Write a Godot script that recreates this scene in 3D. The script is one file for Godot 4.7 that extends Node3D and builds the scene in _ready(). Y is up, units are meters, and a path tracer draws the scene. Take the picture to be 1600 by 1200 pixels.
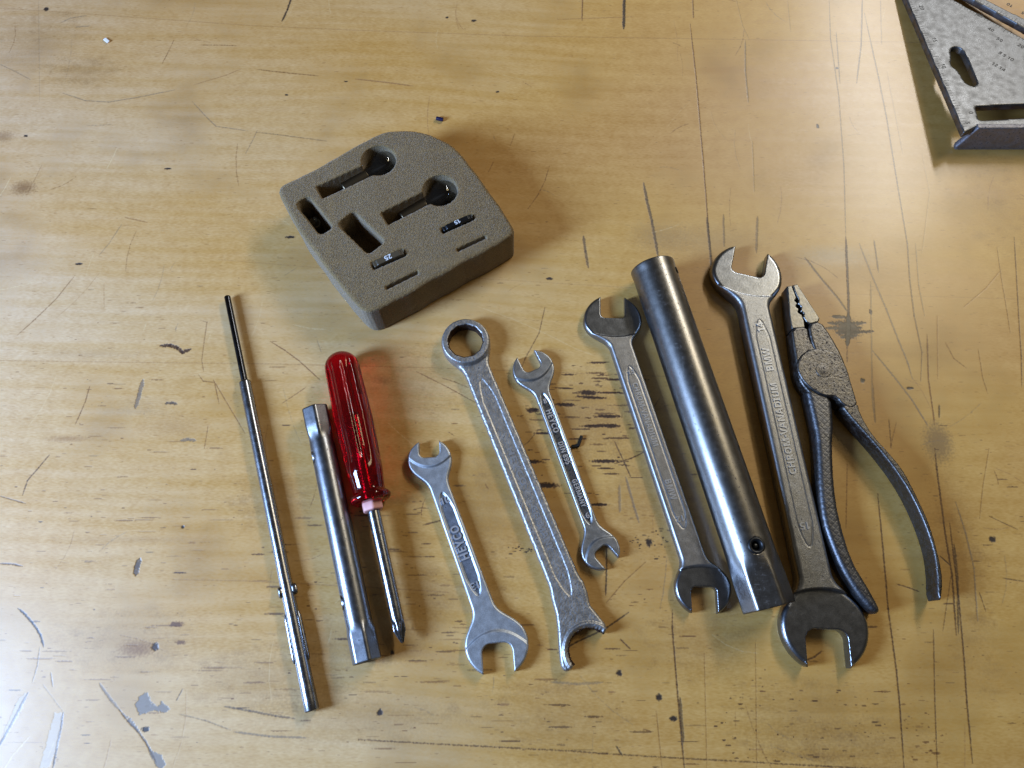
extends Node3D
# Old hand tools laid out on a worn maple workbench. Shapes are worked out in millimetres on the table plane (x right, z towards the viewer) and scaled to metres.

const MM := 0.001
var M := {}
var rng := RandomNumberGenerator.new()
var taken := {}
var font_bold: SystemFont


func _ready() -> void:
	rng.seed = 7
	# ---- camera
	var cam := Camera3D.new()
	cam.name = "camera"
	cam.fov = 53.01
	cam.near = 0.01
	cam.far = 20.0
	cam.position = Vector3(0, 0.390, 0)
	cam.rotation_degrees = Vector3(-71, 0, 0)
	add_child(cam)
	cam.current = true
	# ---- surroundings: an even, dim room
	var env := Environment.new()
	env.background_mode = Environment.BG_COLOR
	env.background_color = Color(1.0, 0.96, 0.88)
	env.background_energy_multiplier = 0.05
	env.tonemap_mode = Environment.TONE_MAPPER_LINEAR
	env.tonemap_exposure = 1.0
	env.sdfgi_enabled = true
	env.ssao_enabled = true
	env.ssil_enabled = true
	var we := WorldEnvironment.new()
	we.name = "environment"
	we.environment = env
	add_child(we)
	# ---- the cool window to the left and the strip light beyond the upper right corner
	area("window_light", Vector3(-0.72, 0.42, 0.12), Vector3(-0.10, 0, -0.12), Vector2(0.18, 0.32), Color(0.645, 0.785, 1.0), 1.8)
	area("ceiling_lamp_light", Vector3(0.62, 0.78, -0.56), Vector3(0.14, 0, -0.10), Vector2(0.20, 0.34), Color(1.0, 0.915, 0.72), 0.16)
	area("strip_light", Vector3(0.80, 1.00, -1.22), Vector3(0.45, 0, -1.22), Vector2(0.09, 0.80), Color(0.98, 0.985, 0.98), 1.3, Vector3.BACK)
	font_bold = SystemFont.new()
	font_bold.font_names = PackedStringArray(["Droid Sans"])
	font_bold.font_weight = 700
	materials()
	workbench()
	foam()
	square()
	rod_shaft()
	box_spanner()
	screwdriver()
	wrenches()
	plug_socket()
	pliers()
	crumbs()


func area(called: String, at: Vector3, to: Vector3, size: Vector2, color: Color, energy: float, up := Vector3.UP) -> void:
	var l := AreaLight3D.new()
	l.name = called
	l.area_size = size
	l.area_normalize_energy = true
	l.light_color = color
	l.light_energy = energy
	l.shadow_enabled = true
	l.area_range = 8.0
	add_child(l)
	l.look_at_from_position(at, to, up)


# ------------------------------------------------------------------ naming
func numbered(called: String) -> String:
	var n: int = taken.get(called, 0)
	taken[called] = n + 1
	return called if n == 0 else "%s_%03d" % [called, n]


func tag(o: Node3D, label: String, category: String, group := "") -> void:
	o.set_meta("label", label)
	o.set_meta("category", category)
	if group:
		o.set_meta("group", group)


func thing(called: String, at: Vector3, label: String, category: String, group := "") -> Node3D:
	var o := Node3D.new()
	o.name = numbered(called)
	o.position = at * MM
	add_child(o)
	tag(o, label, category, group)
	return o


func part(called: String, mesh: Mesh, mats: Array, parent: Node, at := Vector3.ZERO) -> MeshInstance3D:
	var o := MeshInstance3D.new()
	o.name = called
	o.mesh = mesh
	for i in mesh.get_surface_count():
		o.set_surface_override_material(i, mats[mini(i, mats.size() - 1)])
	o.position = at * MM
	parent.add_child(o, true)
	return o


# ------------------------------------------------------------------ textures and materials
func noise(seed_: int, freq: float, octaves: int, type := FastNoiseLite.TYPE_SIMPLEX_SMOOTH) -> FastNoiseLite:
	var n := FastNoiseLite.new()
	n.seed = seed_
	n.frequency = freq
	n.noise_type = type
	n.fractal_type = FastNoiseLite.FRACTAL_FBM
	n.fractal_octaves = octaves
	return n


func seamless(seed_: int, freq: float, octaves: int, size := 512, type := FastNoiseLite.TYPE_SIMPLEX_SMOOTH) -> PackedByteArray:
	var im: Image = noise(seed_, freq, octaves, type).get_seamless_image(size, size)
	im.convert(Image.FORMAT_L8)
	return im.get_data()


func tex(data: PackedByteArray, size: int, format: int) -> ImageTexture:
	return ImageTexture.create_from_image(Image.create_from_data(size, size, false, format, data))


# base tone varies a little; spots of dirt or rust take the given colour and are rough and not metallic
func metal(seed_: int, albedo: Color, rough: float, rough_vary: float, spot: Color, spot_at: float, bump: float, grain: float, tile_mm := 30.0) -> StandardMaterial3D:
	var size := 512
	var broad := seamless(seed_, 0.012, 4)
	var fine := seamless(seed_ + 1, 0.09, 3)
	var spots := seamless(seed_ + 2, 0.035, 5)
	var grit := seamless(seed_ + 3, grain, 2)
	var col := PackedByteArray()
	var rou := PackedByteArray()
	var hei := PackedByteArray()
	col.resize(size * size * 3)
	rou.resize(size * size * 3)
	hei.resize(size * size)
	for i in size * size:
		var b := broad[i] / 255.0
		var f := fine[i] / 255.0
		var g := grit[i] / 255.0
		var s := clampf((spots[i] / 255.0 + 0.25 * (f - 0.5) + 0.2 * (b - 0.5) - spot_at) * 9.0, 0.0, 1.0)
		var tone := clampf(0.88 + 0.10 * (b - 0.5) + 0.16 * (f - 0.5), 0.0, 1.0)
		col[i * 3] = int(255.0 * lerpf(tone * albedo.r, spot.r, s))
		col[i * 3 + 1] = int(255.0 * lerpf(tone * albedo.g, spot.g, s))
		col[i * 3 + 2] = int(255.0 * lerpf(tone * albedo.b, spot.b, s))
		rou[i * 3 + 1] = int(255.0 * clampf(lerpf(rough + rough_vary * (b - 0.5) * 2.0 + 0.5 * rough_vary * (f - 0.5), 0.85, s), 0.04, 1.0))
		rou[i * 3 + 2] = int(255.0 * (1.0 - 0.85 * s))
		hei[i] = int(255.0 * clampf(0.55 * g + 0.3 * f + 0.15 - 0.25 * s, 0.0, 1.0))
	var m := StandardMaterial3D.new()
	m.albedo_texture = tex(col, size, Image.FORMAT_RGB8)
	var r := tex(rou, size, Image.FORMAT_RGB8)
	m.roughness = 1.0
	m.roughness_texture = r
	m.roughness_texture_channel = BaseMaterial3D.TEXTURE_CHANNEL_GREEN
	m.metallic = 1.0
	m.metallic_texture = r
	m.metallic_texture_channel = BaseMaterial3D.TEXTURE_CHANNEL_BLUE
	if bump > 0.0:
		m.heightmap_enabled = true
		m.heightmap_texture = tex(hei, size, Image.FORMAT_L8)
		m.heightmap_scale = bump * 0.1   # millimetres to centimetres
	m.uv1_triplanar = true
	m.uv1_scale = Vector3.ONE * (1000.0 / tile_mm)
	return m


func plain(color: Color, rough: float, metallic := 0.0) -> StandardMaterial3D:
	var m := StandardMaterial3D.new()
	m.albedo_color = color
	m.roughness = rough
	m.metallic = metallic
	return m


func materials() -> void:
	M.zinc = metal(11, Color(0.82, 0.835, 0.85), 0.50, 0.025, Color(0.16, 0.15, 0.14), 0.96, 0.04, 0.22)
	M.cast = metal(21, Color(0.74, 0.73, 0.715), 0.50, 0.08, Color(0.17, 0.13, 0.10), 0.77, 0.05, 0.20)
	M.small = metal(31, Color(0.74, 0.75, 0.76), 0.42, 0.03, Color(0.12, 0.11, 0.10), 0.93, 0.05, 0.25)
	M.chrome_dull = metal(41, Color(0.68, 0.675, 0.67), 0.44, 0.03, Color(0.16, 0.14, 0.12), 0.87, 0.05, 0.18)
	M.chrome_head = metal(51, Color(0.62, 0.63, 0.65), 0.31, 0.02, Color(0.20, 0.17, 0.14), 0.93, 0.004, 0.10)
	M.forged = metal(61, Color(0.66, 0.66, 0.66), 0.43, 0.06, Color(0.20, 0.16, 0.12), 0.82, 0.08, 0.16)
	M.tube = metal(71, Color(0.58, 0.565, 0.545), 0.34, 0.035, Color(0.17, 0.14, 0.12), 0.79, 0.015, 0.20)
	M.pipe = metal(81, Color(0.55, 0.55, 0.56), 0.33, 0.05, Color(0.14, 0.12, 0.11), 0.75, 0.02, 0.12)
	M.rod = metal(91, Color(0.62, 0.62, 0.63), 0.27, 0.05, Color(0.15, 0.13, 0.12), 0.79, 0.015, 0.14)
	M.blued = metal(101, Color(0.30, 0.30, 0.31), 0.22, 0.06, Color(0.10, 0.09, 0.09), 0.98, 0.01, 0.15)
	M.plier = metal(111, Color(0.46, 0.45, 0.44), 0.40, 0.10, Color(0.17, 0.12, 0.09), 0.70, 0.09, 0.16)
	M.plier_jaw = metal(121, Color(0.54, 0.535, 0.52), 0.38, 0.08, Color(0.14, 0.11, 0.09), 0.91, 0.015, 0.14)
	M.alu = metal(131, Color(0.52, 0.52, 0.525), 0.48, 0.16, Color(0.26, 0.255, 0.25), 0.90, 0.07, 0.16, 40.0)
	M.alu_side = metal(141, Color(0.62, 0.61, 0.63), 0.62, 0.08, Color(0.14, 0.14, 0.15), 0.74, 0.05, 0.12)
	M.rust = metal(151, Color(0.36, 0.29, 0.25), 0.60, 0.1, Color(0.20, 0.12, 0.09), 0.61, 0.15, 0.20)
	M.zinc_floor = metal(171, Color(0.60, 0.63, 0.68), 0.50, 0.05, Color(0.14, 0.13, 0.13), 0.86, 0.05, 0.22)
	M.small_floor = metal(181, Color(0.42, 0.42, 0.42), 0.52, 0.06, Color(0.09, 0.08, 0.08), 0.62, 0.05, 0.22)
	M.letter_worn = plain(Color(0.80, 0.80, 0.81), 0.50, 1.0)
	M.letter_worn_grey = plain(Color(0.70, 0.71, 0.73), 0.48, 1.0)
	M.letter_dark = plain(Color(0.20, 0.19, 0.18), 0.5, 0.4)
	M.black_rubber = plain(Color(0.035, 0.037, 0.042), 0.45)
	M.black_plastic = plain(Color(0.03, 0.035, 0.05), 0.35)
	M.smoke_plastic = plain(Color(0.30, 0.26, 0.20), 0.3)
	M.print_white = plain(Color(0.82, 0.84, 0.86), 0.6)
	M.knurl = knurled()
	# red cellulose acetate of the screwdriver handle
	var red := StandardMaterial3D.new()
	red.albedo_color = Color(0.74, 0.012, 0.075, 0.08)
	red.roughness = 0.07
	red.refraction_enabled = true
	red.refraction_scale = 0.048
	M.red = red
	M.pink = plain(Color(0.86, 0.62, 0.58), 0.5)
	var glass := StandardMaterial3D.new()
	glass.albedo_color = Color(0.10, 0.085, 0.07, 0.45)  # clear glass tinted dark: the shade of the deep pockets put into its colour
	glass.transparency = BaseMaterial3D.TRANSPARENCY_ALPHA
	glass.roughness = 0.02
	M.glass = glass
	M.brass = plain(Color(0.45, 0.40, 0.32), 0.35, 1.0)
	# foam: open-pored brown sponge
	var f := StandardMaterial3D.new()
	var grit := seamless(201, 0.30, 2)
	var soft := seamless(202, 0.03, 3)
	var pore := seamless(203, 0.12, 2)
	var col := PackedByteArray()
	col.resize(512 * 512 * 3)
	for i in 512 * 512:
		var k := 0.86 + 0.75 * (grit[i] / 255.0 - 0.5) + 0.10 * (soft[i] / 255.0 - 0.5) + 0.38 * (pore[i] / 255.0 - 0.5)
		col[i * 3] = int(clampf(152.0 * k, 0, 255))
		col[i * 3 + 1] = int(clampf(126.0 * k, 0, 255))
		col[i * 3 + 2] = int(clampf(84.0 * k, 0, 255))
	f.albedo_texture = tex(col, 512, Image.FORMAT_RGB8)
	f.roughness = 1.0
	f.metallic_specular = 0.1
	f.heightmap_enabled = true
	f.heightmap_texture = tex(grit, 512, Image.FORMAT_L8)
	f.heightmap_scale = 0.14
	f.rim_enabled = true
	f.rim = 0.55
	f.uv1_triplanar = true
	f.uv1_scale = Vector3.ONE * (1000.0 / 70.0)
	M.foam = f


func knurled() -> StandardMaterial3D:
	var m: StandardMaterial3D = metal(161, Color(0.46, 0.46, 0.47), 0.46, 0.08, Color(0.16, 0.13, 0.11), 0.91, 0.1, 0.2)
	var size := 512
	var h := PackedByteArray()
	h.resize(size * size)
	for y in size:
		for x in size:
			var a := absf(fposmod((x + y) / 51.2, 1.0) - 0.5)
			var b := absf(fposmod((x - y) / 51.2, 1.0) - 0.5)
			h[y * size + x] = int(255.0 * clampf(minf(a, b) * 4.0, 0.0, 1.0))
	m.heightmap_texture = tex(h, size, Image.FORMAT_L8)
	m.heightmap_scale = 0.005
	return m


# ------------------------------------------------------------------ mesh helpers
func smooth(v: PackedVector3Array, index: PackedInt32Array, into: ArrayMesh = null) -> ArrayMesh:
	var a := []
	a.resize(Mesh.ARRAY_MAX)
	a[Mesh.ARRAY_VERTEX] = v
	a[Mesh.ARRAY_INDEX] = index
	var n := PackedVector3Array()
	n.resize(v.size())
	for i in range(0, index.size(), 3):
		var p := v[index[i]]
		var k := (v[index[i + 2]] - p).cross(v[index[i + 1]] - p)
		n[index[i]] += k
		n[index[i + 1]] += k
		n[index[i + 2]] += k
	for i in n.size():
		n[i] = n[i].normalized() if n[i].length_squared() > 0.0 else Vector3.UP
	a[Mesh.ARRAY_NORMAL] = n
	var m := into if into else ArrayMesh.new()
	m.add_surface_from_arrays(Mesh.PRIMITIVE_TRIANGLES, a)
	return m


func smin(a: float, b: float, k: float) -> float:
	var h := maxf(k - absf(a - b), 0.0) / k
	return minf(a, b) - h * h * k * 0.25


func polygon_distance(p: Vector2, q: PackedVector2Array) -> float:
	var n := q.size()
	var d := 1e9
	var inside := false
	var j := n - 1
	for i in n:
		var e := q[j] - q[i]
		var w := p - q[i]
		var b := w - e * clampf(w.dot(e) / e.length_squared(), 0.0, 1.0)
		d = minf(d, b.length_squared())
		if (q[i].y > p.y) != (q[j].y > p.y) and p.x < e.x * (p.y - q[i].y) / e.y + q[i].x:
			inside = not inside
		j = i
	return -sqrt(d) if inside else sqrt(d)


# one or two rounds of corner cutting on a closed outline
func rounded(q: PackedVector2Array, times := 2) -> PackedVector2Array:
	for t in times:
		var r := PackedVector2Array()
		for i in q.size():
			var a := q[i]
			var b := q[(i + 1) % q.size()]
			r.append(a.lerp(b, 0.25))
			r.append(a.lerp(b, 0.75))
		q = r
	return q


# A solid between two height functions over the region where sd(p) < 0. The grid runs along a-b; its rim is moved onto the outline.
# split(p) says which surface (0, 1 or 2) a triangle belongs to. Heights are told (p, d).
func plate(sd: Callable, top: Callable, bot: Callable, a: Vector2, b: Vector2, half: float, ext: float, cell: float, origin: Vector2, split: Variant = null) -> ArrayMesh:
	var e1 := (b - a).normalized()
	var e2 := Vector2(-e1.y, e1.x)
	var nx := int(ceil((a.distance_to(b) + 2.0 * ext) / cell)) + 1
	var ny := int(ceil(2.0 * half / cell)) + 1
	var start := a - e1 * ext - e2 * half
	var d := PackedFloat32Array()
	d.resize(nx * ny)
	d.fill(1e3)
	var blk := 8
	for bi in range(0, nx, blk):
		for bj in range(0, ny, blk):
			var mid: float = sd.call(start + e1 * ((bi + 3.5) * cell) + e2 * ((bj + 3.5) * cell))
			if mid > blk * cell * 0.85:
				continue
			for i in range(bi, mini(bi + blk, nx)):
				for j in range(bj, mini(bj + blk, ny)):
					d[j * nx + i] = sd.call(start + e1 * (i * cell) + e2 * (j * cell))
	var v := PackedVector3Array()
	var rim := PackedByteArray()
	var flat := PackedVector2Array()
	var at := PackedInt32Array()
	at.resize(nx * ny)
	at.fill(-1)
	var eps := cell * 0.1
	for j in ny:
		for i in nx:
			var k := j * nx + i
			var dist := d[k]
			if dist >= cell * 0.5:
				continue
			var p := start + e1 * (i * cell) + e2 * (j * cell)
			var edge := absf(dist) < cell * 0.5
			if edge:
				for pass_ in 2:
					var g := Vector2((sd.call(p + Vector2(eps, 0)) as float) - dist, (sd.call(p + Vector2(0, eps)) as float) - dist) / eps
					var g2 := maxf(g.length_squared(), 0.25)
					p -= g * (dist / g2)
					dist = sd.call(p)
				dist = 0.0
			at[k] = flat.size()
			flat.append(p)
			rim.append(1 if dist > -1.6 * cell else 0)
			var q := (p - origin) * MM
			v.append(Vector3(q.x, (top.call(p, dist) as float) * MM, q.y))
			v.append(Vector3(q.x, (bot.call(p, dist) as float) * MM, q.y))
	var lists: Array[PackedInt32Array] = [PackedInt32Array(), PackedInt32Array(), PackedInt32Array()]
	var edges := {}
	var n := flat.size()
	for j in ny - 1:
		for i in nx - 1:
			var c0 := at[j * nx + i]
			var c1 := at[j * nx + i + 1]
			var c2 := at[(j + 1) * nx + i + 1]
			var c3 := at[(j + 1) * nx + i]
			var tris: PackedInt32Array
			var missing := int(c0 < 0) + int(c1 < 0) + int(c2 < 0) + int(c3 < 0)
			if missing > 1:
				continue
			if missing == 0:
				tris = PackedInt32Array([c0, c1, c2, c0, c2, c3])
			elif c0 < 0:
				tris = PackedInt32Array([c1, c2, c3])
			elif c1 < 0:
				tris = PackedInt32Array([c0, c2, c3])
			elif c2 < 0:
				tris = PackedInt32Array([c0, c1, c3])
			else:
				tris = PackedInt32Array([c0, c1, c2])
			var slot_: int = split.call(flat[tris[0]]) if split != null else 0
			for t in range(0, tris.size(), 3):
				var x := tris[t]
				var y := tris[t + 1]
				var z := tris[t + 2]
				lists[slot_].append_array(PackedInt32Array([x * 2, y * 2, z * 2, x * 2 + 1, z * 2 + 1, y * 2 + 1]))
				for e in 3:
					var s := tris[t + e]
					var f := tris[t + (e + 1) % 3]
					if rim[s] and rim[f]:
						if edges.has(f * n + s):
							edges.erase(f * n + s)
						else:
							edges[s * n + f] = true
	for key in edges:
		var s: int = key / n
		var f: int = key % n
		var slot_: int = split.call(flat[s]) if split != null else 0
		lists[slot_].append_array(PackedInt32Array([f * 2, s * 2, s * 2 + 1, f * 2, s * 2 + 1, f * 2 + 1]))
	if split == null:
		return smooth(v, lists[0])
	# one set of normals over all surfaces
	var whole := smooth(v, lists[0] + lists[1] + lists[2])
	var arrays := whole.surface_get_arrays(0)
	var out := ArrayMesh.new()
	for index in lists:
		if index.size():
			arrays[Mesh.ARRAY_INDEX] = index
			out.add_surface_from_arrays(Mesh.PRIMITIVE_TRIANGLES, arrays)
	return out


# how far the surface has dropped at distance d (< 0 inside) from the rim, for an edge rounded with radius r
func drop(d: float, r: float) -> float:
	if -d >= r:
		return 0.0
	var x := r + d
	return r - sqrt(maxf(r * r - x * x, 0.0))


# rings round the axis p1-p2. prof: (distance along in mm, radius); a radius of 0 closes an end. radial(s, angle, r) gives the radius there; angle 0 is up.
func turned(p1: Vector3, p2: Vector3, prof: PackedVector2Array, around: int, origin: Vector3, radial: Variant = null) -> ArrayMesh:
	var ax := (p2 - p1).normalized()
	var up := (Vector3.UP - ax * ax.y).normalized()
	if absf(ax.y) > 0.95:
		up = (Vector3.FORWARD - ax * ax.dot(Vector3.FORWARD)).normalized()
	var side := ax.cross(up)
	var v := PackedVector3Array()
	for k in prof.size():
		for i in around:
			var t := TAU * i / around
			var r := prof[k].y
			if radial != null and r > 0.0:
				r = radial.call(prof[k].x, t, r)
			v.append((p1 - origin + ax * prof[k].x + (up * cos(t) + side * sin(t)) * r) * MM)
	var index := PackedInt32Array()
	var volume := 0.0
	for k in prof.size() - 1:
		for i in around:
			var i2 := (i + 1) % around
			var q := [k * around + i, k * around + i2, (k + 1) * around + i2, (k + 1) * around + i]
			index.append_array(PackedInt32Array([q[0], q[1], q[2], q[0], q[2], q[3]]))
			volume += v[q[0]].dot(v[q[1]].cross(v[q[2]])) + v[q[0]].dot(v[q[2]].cross(v[q[3]]))
	if volume > 0.0:
		for i in range(0, index.size(), 3):
			var x := index[i]
			index[i] = index[i + 1]
			index[i + 1] = x
	return smooth(v, index)


func steps(from: float, to: float, step: float, r0: float, r1: float) -> PackedVector2Array:
	var out := PackedVector2Array()
	var n := maxi(1, int(absf(to - from) / step))
	for i in n + 1:
		out.append(Vector2(lerpf(from, to, float(i) / n), lerpf(r0, r1, float(i) / n)))
	return out


# a closed curved prism along points with a half width and a height at each: for wires, cords, bits
func bar_between(a: Vector3, b: Vector3, w: float, h: float, origin: Vector3) -> ArrayMesh:
	var prof := PackedVector2Array([Vector2(0, 0), Vector2(0, 0.8), Vector2(0.3, 1.0)])
	var l := a.distance_to(b)
	prof.append_array(PackedVector2Array([Vector2(l - 0.3, 1.0), Vector2(l, 0.8), Vector2(l, 0)]))
	return turned(a, b, prof, 24, origin, func(_s: float, t: float, r: float) -> float:
		var x := absf(sin(t)) / w
		var y := absf(cos(t)) / h
		return r / pow(pow(x, 6.0) + pow(y, 6.0), 1.0 / 6.0))


func lettering(text: String, at: Vector2, y: float, along: Vector2, size_mm: float, parent: Node3D, origin: Vector2, mat: Material, depth := 0.35, squeeze := 1.0) -> MeshInstance3D:
	var t := TextMesh.new()
	t.text = text
	t.font = font_bold
	t.font_size = 32
	t.pixel_size = size_mm * MM / 23.0
	t.depth = depth * MM
	t.curve_step = 2.0
	t.material = mat
	var o := MeshInstance3D.new()
	o.name = "lettering"
	o.mesh = t
	var d := along.normalized()
	var x := Vector3(d.x, 0, d.y)
	var up := Vector3.UP.cross(x)
	o.transform = Transform3D(Basis(x * squeeze, up, Vector3.UP), Vector3(at.x - origin.x, y, at.y - origin.y) * MM)
	parent.add_child(o, true)
	return o


# ------------------------------------------------------------------ the workbench top
const TW := 2048
const TH := 1450
const TS := 2.8444
const TX := -360.0
const TZ := -420.0
var col := PackedFloat32Array()
var hei := PackedFloat32Array()
var gloss := PackedByteArray()
var rag: PackedByteArray   # ragged noise that breaks up strokes


func blot(p: Vector2, l: float, w: float, c: Color, alpha: float, depth := 0.0, hard := 2.0) -> void:
	var cx := (p.x - TX) * TS
	var cy := (p.y - TZ) * TS
	l *= TS
	w = maxf(w * TS, 0.6)
	for y in range(maxi(0, int(cy - w)), mini(TH - 1, int(cy + w) + 1) + 1):
		for x in range(maxi(0, int(cx - l)), mini(TW - 1, int(cx + l) + 1) + 1):
			var dx := (x - cx) / l
			var dy := (y - cy) / w
			var k := y * TW + x
			var r := (1.0 - sqrt(dx * dx + dy * dy) + 0.7 * (rag[k] / 255.0 - 0.5)) * hard
			if r <= 0.0:
				continue
			var a := minf(r, 1.0) * alpha
			col[k * 3] = lerpf(col[k * 3], c.r, a)
			col[k * 3 + 1] = lerpf(col[k * 3 + 1], c.g, a)
			col[k * 3 + 2] = lerpf(col[k * 3 + 2], c.b, a)
			hei[k] -= depth * minf(r, 1.0)


func stroke(q: PackedVector2Array, w: float, c: Color, alpha: float, depth := 0.0, ragged := 0.8, taper := true) -> void:
	w *= TS * 0.5
	var reach := w + 1.0
	var total := 0.0
	for i in q.size() - 1:
		total += q[i].distance_to(q[i + 1])
	var before := 0.0
	for i in q.size() - 1:
		var a := (q[i] - Vector2(TX, TZ)) * TS
		var b := (q[i + 1] - Vector2(TX, TZ)) * TS
		var e := b - a
		var l2 := maxf(e.length_squared(), 1e-6)
		var lo := Vector2(minf(a.x, b.x), minf(a.y, b.y)) - Vector2.ONE * reach
		var hi := Vector2(maxf(a.x, b.x), maxf(a.y, b.y)) + Vector2.ONE * reach
		for y in range(maxi(0, int(lo.y)), mini(TH - 1, int(hi.y) + 1) + 1):
			var x0 := maxi(0, int(lo.x))
			var x1 := mini(TW - 1, int(hi.x) + 1)
			if absf(e.y) > absf(e.x):   # narrow the row for steep strokes
				var f0 := clampf((y - reach - a.y) / e.y, 0.0, 1.0)
				var f1 := clampf((y + reach - a.y) / e.y, 0.0, 1.0)
				var xa := a.x + e.x * f0
				var xb := a.x + e.x * f1
				x0 = maxi(x0, int(minf(xa, xb) - reach))
				x1 = mini(x1, int(maxf(xa, xb) + reach) + 1)
			for x in range(x0, x1 + 1):
				var p := Vector2(x, y)
				var t := clampf((p - a).dot(e) / l2, 0.0, 1.0)
				var k := y * TW + x
				var along := (before + t * q[i].distance_to(q[i + 1])) / total
				var ww := w * (minf(1.0, minf(along, 1.0 - along) * 6.0 + 0.35) if taper else 1.0)
				var n := rag[k] / 255.0 - 0.5
				var r := clampf((ww - (p - a - e * t).length() + 0.6 + n * ragged * (1.0 + ww)) * 0.9, 0.0, 1.0)
				if r <= 0.0:
					continue
				var al := r * alpha * clampf(1.0 + n * ragged * 1.6, 0.0, 1.0)
				col[k * 3] = lerpf(col[k * 3], c.r, al)
				col[k * 3 + 1] = lerpf(col[k * 3 + 1], c.g, al)
				col[k * 3 + 2] = lerpf(col[k * 3 + 2], c.b, al)
				hei[k] = minf(hei[k], hei[k] * (1.0 - r) - depth * r)
		before += q[i].distance_to(q[i + 1])


func patch(q: PackedVector2Array, c: Color, alpha: float, depth: float) -> void:
	var lo := q[0]
	var hi := q[0]
	for p in q:
		lo = lo.min(p)
		hi = hi.max(p)
	for y in range(maxi(0, int((lo.y - TZ) * TS)), mini(TH - 1, int((hi.y - TZ) * TS) + 1) + 1):
		for x in range(maxi(0, int((lo.x - TX) * TS)), mini(TW - 1, int((hi.x - TX) * TS) + 1) + 1):
			var d := polygon_distance(Vector2(x / TS + TX, y / TS + TZ), q)
			var k := y * TW + x
			var r := clampf((-d + 1.2 * (rag[k] / 255.0 - 0.5)) * 2.5, 0.0, 1.0)
			col[k * 3] = lerpf(col[k * 3], c.r, r * alpha)
			col[k * 3 + 1] = lerpf(col[k * 3 + 1], c.g, r * alpha)
			col[k * 3 + 2] = lerpf(col[k * 3 + 2], c.b, r * alpha)
			hei[k] -= depth * r


func stretched(seed_: int, w: int, h: int, freq: float, octaves: int) -> PackedByteArray:
	var im: Image = noise(seed_, freq, octaves).get_image(w, h)
	im.convert(Image.FORMAT_L8)
	if w != TW or h != TH:
		im.resize(TW, TH, Image.INTERPOLATE_CUBIC)
	return im.get_data()


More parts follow.
